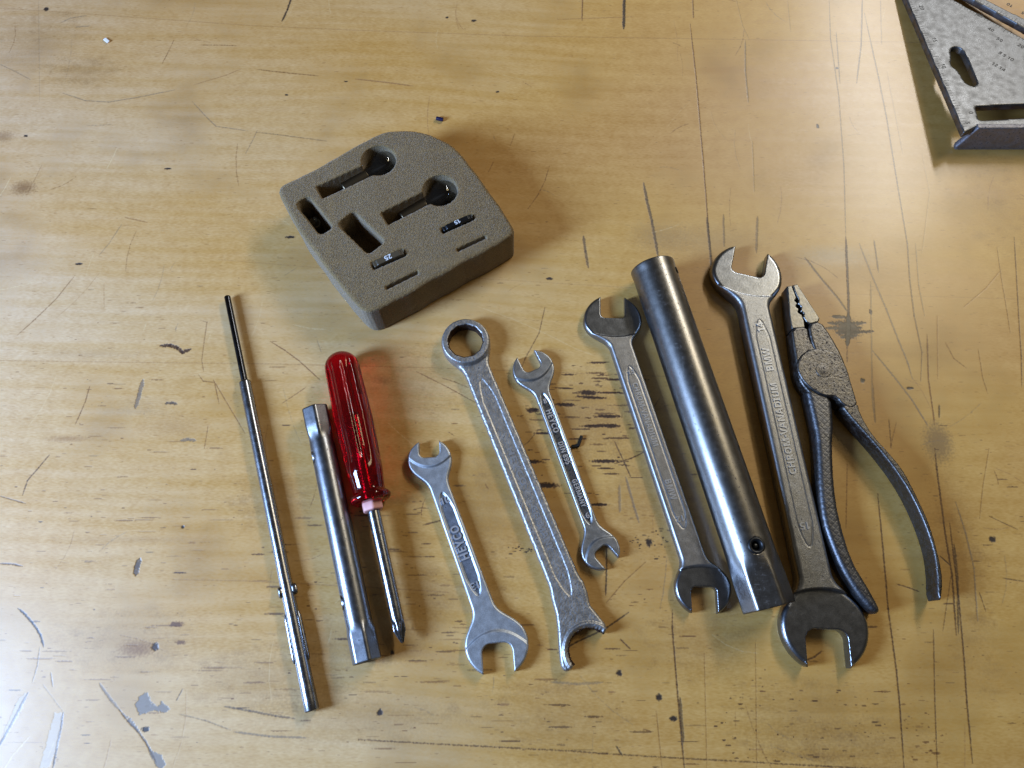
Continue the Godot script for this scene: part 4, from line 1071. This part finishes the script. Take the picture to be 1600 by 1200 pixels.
func screwdriver() -> void:
	var p1 := Vector3(-91.7, 9.8, -148.5)
	var p2 := Vector3(-51.5, 7.5, -2.6)
	var org := Vector3(p1.x, 0, p1.z)
	var t := thing("screwdriver", org, "cross-head screwdriver with fluted see-through red handle", "screwdriver")
	var l := p1.distance_to(p2)
	var hl := l * 0.545
	var prof := PackedVector2Array([Vector2(0, 0)])
	for i in range(1, 9):
		var a := i / 8.0 * PI * 0.5
		prof.append(Vector2(8.6 * (1.0 - cos(a)), 9.0 * sin(a)))
	prof.append_array(steps(10.0, hl * 0.45, 1.6, 9.1, 9.8))
	prof.append_array(steps(hl * 0.47, hl * 0.80, 1.6, 9.8, 9.0))
	prof.append_array(steps(hl * 0.82, hl * 0.925, 1.2, 8.8, 7.9))
	prof.append_array(PackedVector2Array([Vector2(hl * 0.935, 8.0), Vector2(hl * 0.945, 9.0), Vector2(hl * 0.955, 9.8), Vector2(hl * 0.968, 10.2), Vector2(hl * 0.982, 9.9), Vector2(hl * 0.992, 9.2), Vector2(hl, 8.0), Vector2(hl, 0)]))
	var flutes := func(s: float, th: float, r: float) -> float:
		var k := smoothstep(5.0, 12.0, s) * smoothstep(hl * 0.80, hl * 0.66, s)
		var a := absf(wrapf(th * 6.0 / TAU + 0.32, -0.5, 0.5))   # nearest flute, 0 at its middle
		return r - 1.15 * k * smoothstep(0.33, 0.13, a)
	part("handle", turned(p1, p2, prof, 144, org, flutes), [M.red], t)
	part("ferrule", turned(p1, p2, PackedVector2Array([Vector2(hl * 0.97, 0), Vector2(hl * 0.97, 5.2), Vector2(hl + 3.6, 5.2), Vector2(hl + 4.4, 4.6), Vector2(hl + 4.4, 0)]), 48, org, func(_s: float, th: float, r: float) -> float: return hexed(th, r * 0.92, 0.2)), [M.pink], t)
	# the tang inside the plastic
	part("tang", turned(p1, p2, PackedVector2Array([Vector2(hl * 0.42, 0), Vector2(hl * 0.43, 1.9), Vector2(hl * 0.46, 2.6), Vector2(hl * 0.965, 2.8), Vector2(hl * 0.968, 0)]), 24, org), [M.rod], t)
	var shaft := PackedVector2Array([Vector2(hl + 3.0, 0), Vector2(hl + 3.0, 3.1)])
	shaft.append_array(steps(hl + 5.0, l - 12.0, 8.0, 3.1, 3.05))
	shaft.append_array(steps(l - 10.5, l - 6.0, 0.5, 3.0, 2.95))
	shaft.append_array(steps(l - 5.5, l - 0.4, 0.4, 2.8, 0.75))
	shaft.append(Vector2(l, 0))
	var cross := func(s: float, th: float, r: float) -> float:
		var k := smoothstep(l - 12.0, l - 4.0, s)
		var a := absf(wrapf(th * 4.0 / TAU + 0.5, -0.5, 0.5))
		return r * (1.0 - 0.62 * k * smoothstep(0.36, 0.12, a))
	part("shaft", turned(p1, p2, shaft, 64, org, cross), [M.rod], t)


# ------------------------------------------------------------------ spanners
# heads: [centre, radius, mouth direction (a point), half mouth, where the mouth floor lies, floor radius, trim, how far the face reaches back, flattening behind]
func spanner(called: String, label: String, group: String, heads: Array, wa: float, wb: float, blend: float, y0: float, y_shank: float, y_head: float, edge: float, boss: float, panel: Array, mats: Array, cell := 0.33) -> Node3D:
	var a: Vector2 = heads[0][0]
	var b: Vector2 = heads[1][0]
	var axis := b - a
	var l2 := axis.length_squared()
	var mouths := []
	for h in heads:
		mouths.append(((h[2] as Vector2) - (h[0] as Vector2)).normalized())
	var slot := func(p: Vector2, k: int) -> float:
		var q: Vector2 = p - heads[k][0]
		var m: Vector2 = mouths[k]
		var rb: float = heads[k][5]
		var x := absf(q.x * m.y - q.y * m.x) - (heads[k][3] as float) + rb
		var y: float = (heads[k][4] as float) + rb - q.dot(m)
		return Vector2(maxf(x, 0), maxf(y, 0)).length() + minf(maxf(x, y), 0.0) - rb
	var sd := func(p: Vector2) -> float:
		var u := clampf((p - a).dot(axis) / l2, 0.0, 1.0)
		var d := (p - a - axis * u).length() - lerpf(wa, wb, u)
		for k in 2:
			var c: Vector2 = heads[k][0]
			var r: float = heads[k][1]
			var q := p - c
			var m: Vector2 = mouths[k]
			var fore := q.dot(m)
			if fore < 0.0:   # flatter behind the jaw
				fore /= heads[k][8] as float
			var dh := Vector2(fore, q.x * m.y - q.y * m.x).length() - r
			if dh > 40.0 and d > 5.0:
				continue
			d = smin(d, dh, blend)
		for k in 2:
			if p.distance_to(heads[k][0]) < (heads[k][1] as float) * 1.6:
				d = maxf(d, -slot.call(p, k))
				d = maxf(d, (p - (heads[k][0] as Vector2)).dot(mouths[k]) - (heads[k][6] as float))
		return d
	# signed distance to the thick jaw face: negative on the face
	var face := func(p: Vector2, k: int) -> float:
		var q: Vector2 = p - heads[k][0]
		var m: Vector2 = mouths[k]
		var r: float = heads[k][1]
		var w := absf(q.x * m.y - q.y * m.x)
		return maxf(((-(heads[k][7] as float) * r + boss * w * w / r) - q.dot(m)) * 0.8, q.length() - r * 1.25)
	var pitted := noise(called.hash() + label.length(), 0.9, 3)
	var pa: Vector2 = a.lerp(b, panel[0])
	var pb: Vector2 = a.lerp(b, panel[1])
	var pw: float = panel[2]
	var pd: float = panel[3]
	var height := func(p: Vector2, d: float, sign_: float) -> float:
		var s := 0.0
		var mouth := false
		for k in 2:
			var c: Vector2 = heads[k][0]
			var r: float = heads[k][1]
			var q: float = face.call(p, k)
			s = maxf(s, smoothstep(0.5, -0.5, q))
			if q < r * 0.5 and -(slot.call(p, k) as float) > d - 0.02:
				mouth = true
		var y := lerpf(y_shank, y_head, s)
		var er := minf(edge, 0.45) if mouth else edge
		y -= drop(d, er) + 0.02 * pitted.get_noise_2d(p.x, p.y)
		if pw > 0.0:
			var e := pb - pa
			var t := clampf((p - pa).dot(e) / e.length_squared(), 0.0, 1.0)
			var ends := minf(t, 1.0 - t) * e.length()
			var w := pw * sqrt(clampf(ends / (pw * 3.0), 0.0, 1.0))
			var k := (p - pa - e * t).length() - w
			if pd > 0.0:
				y -= pd * smoothstep(0.35, -0.35, k)
			else:
				y += pd * smoothstep(0.45, 0.0, absf(k))
		return y
	var top := func(p: Vector2, d: float) -> float: return height.call(p, d, 1.0)
	var bot := func(p: Vector2, d: float) -> float: return y0 + y_shank - minf(y_shank, height.call(p, d, 1.0)) if y_head >= y_shank else y0 + drop(d, minf(edge, 1.0))
	var split: Variant = null
	if mats.size() > 1:
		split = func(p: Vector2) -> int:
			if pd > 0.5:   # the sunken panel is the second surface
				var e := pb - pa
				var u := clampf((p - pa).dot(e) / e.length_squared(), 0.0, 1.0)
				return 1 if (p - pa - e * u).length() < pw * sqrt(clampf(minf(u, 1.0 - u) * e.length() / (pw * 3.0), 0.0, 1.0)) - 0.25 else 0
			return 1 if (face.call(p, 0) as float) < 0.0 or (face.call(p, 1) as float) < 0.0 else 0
	var t := thing(called, Vector3(a.x, 0, a.y), label, "spanner", group)
	var reach: float = maxf(heads[0][1], heads[1][1]) + 3.0
	part("body", plate(sd, top, bot, a, b, reach, reach, cell, a, split), mats, t)
	return t


func wrenches() -> void:
	var kind := "open-ended spanners in the row of tools"
	# 10/13, bright zinc
	var c1 := Vector2(-42.2, -91.7)
	var c2 := Vector2(-7.3, -2.4)
	var along := (c2 - c1).normalized()
	var across := Vector2(-along.y, along.x)
	if across.x < 0:
		across = -across
	var t := spanner("open_end_spanner", "bright zinc open-ended spanner marked 10 and 13 right of the red screwdriver", kind,
		[[c1, 11.13, Vector2(-42.9, -101.2), 5.24, 1.31, 2.95, 10.48, 0.34, 0.86], [c2, 15.16, Vector2(-6.0, 11.8), 7.28, -0.30, 4.25, 15.47, 0.4, 0.88]],
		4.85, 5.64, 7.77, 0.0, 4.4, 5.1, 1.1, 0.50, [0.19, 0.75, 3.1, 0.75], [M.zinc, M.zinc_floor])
	lettering("HEYCO", c1.lerp(c2, 0.47), 3.85, -along, 4.3, t, c1, M.letter_worn, 0.9, 0.95)
	lettering("10", c1.lerp(c2, 0.235), 3.85, across, 3.5, t, c1, M.letter_worn, 0.9)
	lettering("13", c1.lerp(c2, 0.70), 3.85, -across, 3.7, t, c1, M.letter_worn, 0.9)
	# 8/9, the small one
	c1 = Vector2(11.6, -141.2)
	c2 = Vector2(43.6, -46.4)
	along = (c2 - c1).normalized()
	across = Vector2(-along.y, along.x)
	if across.x < 0:
		across = -across
	t = spanner("open_end_spanner", "smallest open-ended spanner, thin shank with dark raised lettering", kind,
		[[c1, 11.27, Vector2(6.2, -152.6), 4.95, -0.34, 2.73, 10.59, 0.5, 0.9], [c2, 9.79, Vector2(49.6, -39.3), 4.27, -0.63, 2.53, 9.16, 0.5, 0.9]],
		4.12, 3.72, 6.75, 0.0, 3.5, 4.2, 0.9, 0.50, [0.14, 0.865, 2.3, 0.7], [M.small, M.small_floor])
	lettering("HEYCO", c1.lerp(c2, 0.30), 3.0, along, 3.0, t, c1, M.letter_worn, 0.8)
	lettering("DIN 895", c1.lerp(c2, 0.48), 3.0, along, 2.7, t, c1, M.letter_worn, 0.8, 0.9)
	lettering("GERMANY", c1.lerp(c2, 0.70), 3.0, along, 2.5, t, c1, M.letter_worn, 0.8, 0.9)
	lettering("8", c1.lerp(c2, 0.185), 3.0, across, 2.7, t, c1, M.letter_worn, 0.8)
	lettering("9", c1.lerp(c2, 0.82), 3.0, -across, 2.7, t, c1, M.letter_worn, 0.8)
	# 12/14, grey, between the small one and the big tube
	c1 = Vector2(54.9, -169.0)
	c2 = Vector2(92.9, -28.5)
	along = (c2 - c1).normalized()
	across = Vector2(-along.y, along.x)
	if across.x < 0:
		across = -across
	t = spanner("open_end_spanner", "grey open-ended spanner with pitted edge, left of the big tube", kind,
		[[c1, 15.99, Vector2(55.4, -184.7), 6.60, 1.74, 2.43, 14.77, 0.6, 0.74], [c2, 13.77, Vector2(92.6, -13.6), 6.19, 0.00, 2.48, 15.79, 0.72, 0.82]],
		6.09, 6.30, 6.77, 0.0, 6.0, 5.2, 1.7, 0.22, [0.19, 0.80, 3.0, -0.28], [M.chrome_dull, M.chrome_head])
	lettering("CHROM-VANADIUM", c1.lerp(c2, 0.38), 6.0, along, 2.9, t, c1, M.letter_worn_grey, 0.6, 0.95)
	lettering("BMW", c1.lerp(c2, 0.66), 6.0, along, 3.2, t, c1, M.letter_worn_grey, 0.6)
	lettering("12", c1.lerp(c2, 0.765), 6.0, -across, 3.0, t, c1, M.letter_worn_grey, 0.6)
	lettering("13", c1.lerp(c2, 0.215), 6.0, across, 2.6, t, c1, M.letter_worn_grey, 0.6)
	# 14/15, the big one beside the pliers
	c1 = Vector2(129.9, -195.4)
	c2 = Vector2(148.8, -10.1)
	along = (c2 - c1).normalized()
	across = Vector2(-along.y, along.x)
	if across.x < 0:
		across = -across
	t = spanner("open_end_spanner", "largest open-ended spanner, thick shank between the big tube and pliers", kind,
		[[c1, 19.77, Vector2(135.1, -214.9), 9.00, 0.35, 3.18, 16.60, 0.64, 0.76], [c2, 20.90, Vector2(148.2, 7.8), 10.00, 1.21, 4.85, 20.60, 0.82, 0.88]],
		7.88, 8.44, 8.91, 0.0, 9.6, 7.4, 2.6, 0.25, [0.15, 0.80, 3.6, -0.25], [M.forged, M.chrome_head], 0.36)
	lettering("CHROM-VANADIUM", c1.lerp(c2, 0.475), 9.6, -along, 3.5, t, c1, M.letter_worn_grey, 0.8, 1.08)
	lettering("BMW", c1.lerp(c2, 0.275), 9.6, -along, 3.9, t, c1, M.letter_worn_grey, 0.8)
	lettering("14", c1.lerp(c2, 0.175), 9.6, -along, 3.6, t, c1, M.letter_worn_grey, 0.8)
	lettering("15", c1.lerp(c2, 0.745), 9.6, -across, 3.6, t, c1, M.letter_worn_grey, 0.8)
	ring_spanner()


func ring_spanner() -> void:
	var c := Vector2(-24.9, -156.2)
	var e := Vector2(32.2, -14.3)
	var along := (e - c).normalized()
	var ro := 13.05
	var ri := 9.78
	var wa := 6.92
	var wb := 7.71
	var flare := PackedVector2Array([Vector2(19.2, -29.1), Vector2(33.0, -33.7), Vector2(36.4, -21.6), Vector2(41.7, -15.1), Vector2(45.5, -10.2), Vector2(44.2, -7.0), Vector2(40.7, -2.9), Vector2(31.6, 4.5), Vector2(27.3, 9.6), Vector2(24.6, 10.1), Vector2(22.8, 7.3), Vector2(22.1, -0.6), Vector2(21.7, -11.3)])
	flare = rounded(flare, 1)
	var bite := Vector2(36.9, 0.5)
	var br := 9.83
	var jag := noise(63, 0.25, 3)
	var e2 := c.lerp(e, 0.93)
	var axis := e2 - c
	var hole := func(p: Vector2) -> float:
		var q := p - c
		var t := q.angle() + 0.2
		var star := maxf(cos(fposmod(t, PI / 3) - PI / 6), cos(fposmod(t + PI / 6, PI / 3) - PI / 6))
		return q.length() - ri * 0.93 / star * 0.985
	var sd := func(p: Vector2) -> float:
		var u := clampf((p - c).dot(axis) / axis.length_squared(), 0.0, 1.0)
		var d := (p - c - axis * u).length() - lerpf(wa, wb, u) + 0.25 * jag.get_noise_2d(p.x, p.y)
		if u > 0.75:
			d = smin(d, polygon_distance(p, flare), 4.0)
			d = maxf(d, br - p.distance_to(bite) + 0.9 * jag.get_noise_2d(p.x * 2.0, p.y * 2.0))
		d = smin(d, p.distance_to(c) - ro, 7.0)
		return maxf(d, -hole.call(p))
	var pa := c.lerp(e, 0.15)
	var pb := c.lerp(e, 0.93)
	var height := func(p: Vector2, d: float) -> float:
		var q := p.distance_to(c)
		var y := lerpf(6.0, 8.2, smoothstep(ro + 1.2, ro - 0.8, q))
		var inner: bool = q < ro and -(hole.call(p) as float) > d - 0.05
		y -= drop(d, 0.9 if inner else 1.5) + 0.12 * jag.get_noise_2d(p.x * 3.0, p.y * 3.0)
		var bd := p.distance_to(bite) - br
		if bd < 4.0 and q > 60.0:
			y += 0.9 * smoothstep(3.6, 2.4, bd) - 0.7 * smoothstep(2.4, 0.4, bd)
		var f := pb - pa
		var t := clampf((p - pa).dot(f) / f.length_squared(), 0.0, 1.0)
		var w := 3.5 * sqrt(clampf(minf(t, 1.0 - t) * f.length() / 12.0, 0.0, 1.0))
		y -= 0.3 * smoothstep(0.3, -0.3, (p - pa - f * t).length() - w)
		return y
	var bot := func(p: Vector2, d: float) -> float: return 0.8 * smoothstep(ro - 1.0, ro + 6.0, p.distance_to(c)) + drop(d, 1.0)
	var t := thing("ring_spanner", Vector3(c.x, 0, c.y), "long rusty spanner with a twelve-point ring and a broken forked end", "spanner")
	var split := func(p: Vector2) -> int: return 1 if (hole.call(p) as float) < 0.55 or (p.distance_to(bite) < br + 0.7 and p.distance_to(c) > 60.0) else 0
	part("body", plate(sd, height, bot, c, e, 27.0, 40.0, 0.33, c, split), [M.cast, M.rust], t)
	var across := Vector2(-along.y, along.x)
	if across.x < 0:
		across = -across
	lettering("HEYCO", c.lerp(e, 0.48), 5.72, along, 3.2, t, c, M.letter_worn_grey, 0.35, 1.5)
	lettering("GERMANY", c.lerp(e, 0.70), 5.72, along, 3.0, t, c, M.letter_worn_grey, 0.35, 1.2)
	lettering("12", c.lerp(e, 0.865), 5.72, -across, 3.2, t, c, M.letter_worn_grey, 0.35)
	lettering("14", c.lerp(e, 0.20), 5.72, across, 2.8, t, c, M.letter_worn_grey, 0.35)


# ------------------------------------------------------------------ spark plug socket
func plug_socket() -> void:
	var p1 := Vector3(76.9, 11.6, -198.2)
	var p2 := Vector3(121.2, 12.6, -18.3)
	var org := Vector3(p1.x, 0, p1.z)
	var l := p1.distance_to(p2)
	var rr := 11.9
	var t := thing("plug_socket", org, "large dull steel tube socket with a black grommet near its hexagonal end", "tube socket")
	var hole_s := l * 0.847
	var hole_a := -0.02
	var flip := 1.0
	var radial := func(s: float, th: float, r: float) -> float:
		var k := smoothstep(l - 27.0, l - 13.0, s)
		var hex := minf(hexed(th, r - 0.75, 0.30), r + 0.55)
		var out := lerpf(r, hex, k)
		out += 0.25 * smoothstep(6.0, 0.0, s)
		if r > rr - 0.2:
			var q := Vector2((s - hole_s) / 3.4, wrapf(th - hole_a, -PI, PI) * r / 3.4).length()
			if q < 1.0:
				out -= 4.0 * smoothstep(1.0, 0.8, q)
		return out
	part("tube", turned(p1, p2, tube_profile(l, rr, 1.3, 22.0, 0.7), 128, org, radial), [M.tube], t)
	# black rubber grommet in the cross hole
	var ax := (p2 - p1).normalized()
	var up := (Vector3.UP - ax * ax.y).normalized()
	var side := ax.cross(up)
	var out := up * cos(hole_a) + side * sin(hole_a)
	var base := p1 + ax * hole_s + out * (rr - 1.2)
	var g := part("grommet", turned(base, base + out, PackedVector2Array([Vector2(-1.6, 0), Vector2(-1.6, 1.9), Vector2(-0.2, 2.0), Vector2(0.9, 2.3), Vector2(1.4, 2.9), Vector2(1.45, 3.5), Vector2(1.0, 4.1), Vector2(-0.2, 4.2), Vector2(-2.2, 3.2), Vector2(-2.2, 0)]), 40, org), [M.black_rubber], t)
	part("grommet_pin", turned(base, base + out, PackedVector2Array([Vector2(-2.0, 0), Vector2(-2.0, 1.2), Vector2(-0.6, 1.2), Vector2(-0.3, 0.9), Vector2(-0.3, 0)]), 24, org), [M.black_plastic], g)
	# small side hole by the open end
	var so := up * cos(PI * 0.36) + side * sin(PI * 0.36) * (1.0 if side.x > 0 else -1.0)
	var sb := p1 + ax * 7.5 + so * (rr - 0.1)
	part("side_hole", turned(sb, sb + so, PackedVector2Array([Vector2(-0.4, 0), Vector2(-0.4, 2.0), Vector2(0.35, 2.0), Vector2(0.4, 1.6), Vector2(0.4, 0)]), 24, org), [M.black_rubber], t)


# ------------------------------------------------------------------ pliers
func poly_part(called: String, q: PackedVector2Array, y0: float, y1: float, er: float, cell: float, mat: Material, parent: Node3D, org: Vector2, extra: Variant = null) -> MeshInstance3D:
	var lo := q[0]
	var hi := q[0]
	for p in q:
		lo = lo.min(p)
		hi = hi.max(p)
	var rough := noise(called.hash() + q.size(), 0.45, 3)
	var sd := func(p: Vector2) -> float: return polygon_distance(p, q)
	var top := func(p: Vector2, d: float) -> float:
		var y := y1 - drop(d, er) + (0.02 if er < 0.8 else 0.055) * rough.get_noise_2d(p.x, p.y)
		if extra != null:
			y += extra.call(p, d)
		return y
	var bot := func(_p: Vector2, d: float) -> float: return y0 + drop(d, minf(er, 1.5))
	var m := Vector2(lo.x, (lo.y + hi.y) * 0.5)
	return part(called, plate(sd, top, bot, m, Vector2(hi.x, m.y), (hi.y - lo.y) * 0.5 + 2.0, 2.0, cell, org), [mat], parent)


func pliers() -> void:
	var org := Vector2(167.2, -141.2)
	var t := thing("pliers", Vector3(org.x, 0, org.y), "worn steel combination pliers with slightly opened handles, rightmost tool", "pliers")
	var left_jaw := PackedVector2Array([Vector2(149.8, -186.9), Vector2(152.5, -187.3), Vector2(153.5, -182.7), Vector2(154.2, -179.6), Vector2(153.0, -178.1), Vector2(154.5, -176.6), Vector2(153.2, -174.7), Vector2(154.8, -173.2), Vector2(153.9, -171.3), Vector2(155.8, -169.8), Vector2(156.7, -166.0), Vector2(156.5, -162.3), Vector2(149.3, -161.6), Vector2(149.0, -170.5)])
	var right_jaw := PackedVector2Array([Vector2(152.9, -187.5), Vector2(155.6, -188.2), Vector2(165.1, -167.9), Vector2(164.2, -165.7), Vector2(159.6, -164.5), Vector2(157.6, -165.7), Vector2(156.3, -168.6), Vector2(156.9, -170.9), Vector2(155.3, -172.0), Vector2(156.0, -174.7), Vector2(154.5, -176.6), Vector2(155.1, -178.8), Vector2(153.6, -183.4)])
	poly_part("jaw", left_jaw, 0.6, 11.0, 0.5, 0.3, M.plier_jaw, t, org)
	poly_part("jaw", right_jaw, 0.6, 11.0, 0.5, 0.3, M.plier_jaw, t, org)
	# the shoulders behind the bright tips
	var ls := rounded(PackedVector2Array([Vector2(148.8, -162.1), Vector2(157.9, -163.6), Vector2(158.2, -155.5), Vector2(160.6, -150.0), Vector2(166.4, -130.3), Vector2(164.3, -122.6), Vector2(158.5, -121.2), Vector2(152.1, -127.5), Vector2(148.9, -134.6), Vector2(149.1, -144.6), Vector2(148.9, -153.6)]), 1)
	poly_part("shoulder", ls, 0.4, 11.4, 1.3, 0.4, M.plier, t, org)
	var rs := rounded(PackedVector2Array([Vector2(158.0, -164.3), Vector2(165.1, -166.6), Vector2(170.0, -157.3), Vector2(174.2, -146.0), Vector2(175.9, -136.7), Vector2(172.4, -130.3), Vector2(166.0, -137.4), Vector2(159.9, -147.5), Vector2(158.2, -155.5)]), 1)
	poly_part("shoulder", rs, 0.4, 11.7, 1.6, 0.4, M.plier, t, org)
	# round joint plate running into the right-hand lever
	var joint := rounded(PackedVector2Array([Vector2(149.6, -143.4), Vector2(154.3, -148.5), Vector2(160.6, -150.3), Vector2(167.8, -148.8), Vector2(172.7, -145.2), Vector2(175.2, -139.1), Vector2(176.2, -129.9), Vector2(177.4, -122.6), Vector2(177.8, -118.5), Vector2(173.6, -116.4), Vector2(169.4, -119.2), Vector2(167.0, -123.3), Vector2(161.7, -123.0), Vector2(155.5, -126.5), Vector2(150.8, -131.7), Vector2(148.6, -137.7)]), 2)
	poly_part("joint_plate", joint, 0.6, 12.6, 1.0, 0.35, M.plier, t, org)
	var rv := Vector2(162.5, -137.6)
	part("rivet", turned(Vector3(rv.x, 11.5, rv.y), Vector3(rv.x, 13.5, rv.y), PackedVector2Array([Vector2(0, 0), Vector2(0, 4.2), Vector2(1.1, 4.1), Vector2(1.3, 3.8), Vector2(1.2, 3.2), Vector2(1.3, 2.4), Vector2(1.45, 1.2), Vector2(1.45, 0)]), 36, Vector3(org.x, 0, org.y)), [M.plier], t)
	# handles
	var right := rounded(PackedVector2Array([Vector2(168.6, -119.0), Vector2(172.3, -112.8), Vector2(179.7, -102.7), Vector2(185.8, -94.0), Vector2(191.9, -83.8), Vector2(196.6, -73.8), Vector2(200.1, -63.0), Vector2(202.4, -53.1), Vector2(203.6, -43.9), Vector2(203.2, -33.1), Vector2(202.0, -26.5), Vector2(202.2, -22.1), Vector2(203.3, -21.8), Vector2(205.8, -30.7), Vector2(206.0, -40.3), Vector2(205.1, -50.6), Vector2(203.7, -59.9), Vector2(201.1, -68.7), Vector2(198.4, -77.3), Vector2(195.3, -85.5), Vector2(189.7, -94.0), Vector2(183.2, -102.7), Vector2(178.7, -113.5), Vector2(178.0, -120.4)]), 1)
	poly_part("handle", right, 0.5, 12.4, 1.2, 0.4, M.plier, t, org)
	var left := rounded(PackedVector2Array([Vector2(152.4, -129.1), Vector2(153.5, -116.6), Vector2(154.7, -102.9), Vector2(153.7, -89.6), Vector2(152.2, -73.4), Vector2(152.2, -59.1), Vector2(154.5, -48.3), Vector2(158.1, -36.1), Vector2(163.4, -25.4), Vector2(168.9, -17.5), Vector2(172.2, -15.5), Vector2(174.5, -16.9), Vector2(174.0, -19.6), Vector2(170.5, -28.1), Vector2(164.3, -40.7), Vector2(161.2, -60.7), Vector2(160.9, -76.3), Vector2(162.6, -96.2), Vector2(165.1, -109.7), Vector2(165.7, -124.2), Vector2(159.5, -127.0)]), 1)
	poly_part("handle", left, 0.5, 11.4, 3.0, 0.4, M.knurl, t, org)


# ------------------------------------------------------------------ small things lying about
func crumbs() -> void:
	var p := Vector3(-43.8, 1.2, -303.7)
	var o := part("plastic_scrap", turned(p + Vector3(-2.1, 0, -0.5), p + Vector3(2.1, 0, 0.5), PackedVector2Array([Vector2(0, 0), Vector2(0, 1.0), Vector2(0.2, 1.2), Vector2(4.1, 1.2), Vector2(4.3, 1.0), Vector2(4.3, 0)]), 20, p), [plain(Color(0.10, 0.08, 0.22), 0.3)], self, p)
	tag(o, "tiny dark purple plastic scrap lying behind the foam block", "scrap")
	p = Vector3(-256.1, 0.6, -363.8)
	o = part("paper_chip", bar_between(p + Vector3(-1.6, 0, -1.2), p + Vector3(1.6, 0.3, 1.6), 1.1, 0.35, p), [plain(Color(0.88, 0.86, 0.84), 0.7)], self, p)
	tag(o, "tiny white chip lying alone near the upper left corner", "chip")
	p = Vector3(35.0, 0.9, -102.2)
	o = part("rubber_crumb", bar_between(p + Vector3(1.4, 0, -3.2), p + Vector3(-0.6, 0, 2.4), 0.8, 0.7, p), [M.black_rubber], self, p)
	tag(o, "black rubber sliver standing beside the smallest spanner", "crumb", "black crumbs on the bench")
	p = Vector3(33.0, 0.6, -99.9)
	o = part("rubber_crumb", bar_between(p + Vector3(-2.0, 0, 0.3), p + Vector3(1.8, 0, -0.4), 0.9, 0.5, p), [M.black_rubber], self, p)
	o.name = "rubber_crumb_001"
	tag(o, "flat black rubber crumb touching the foot of the black sliver", "crumb", "black crumbs on the bench")
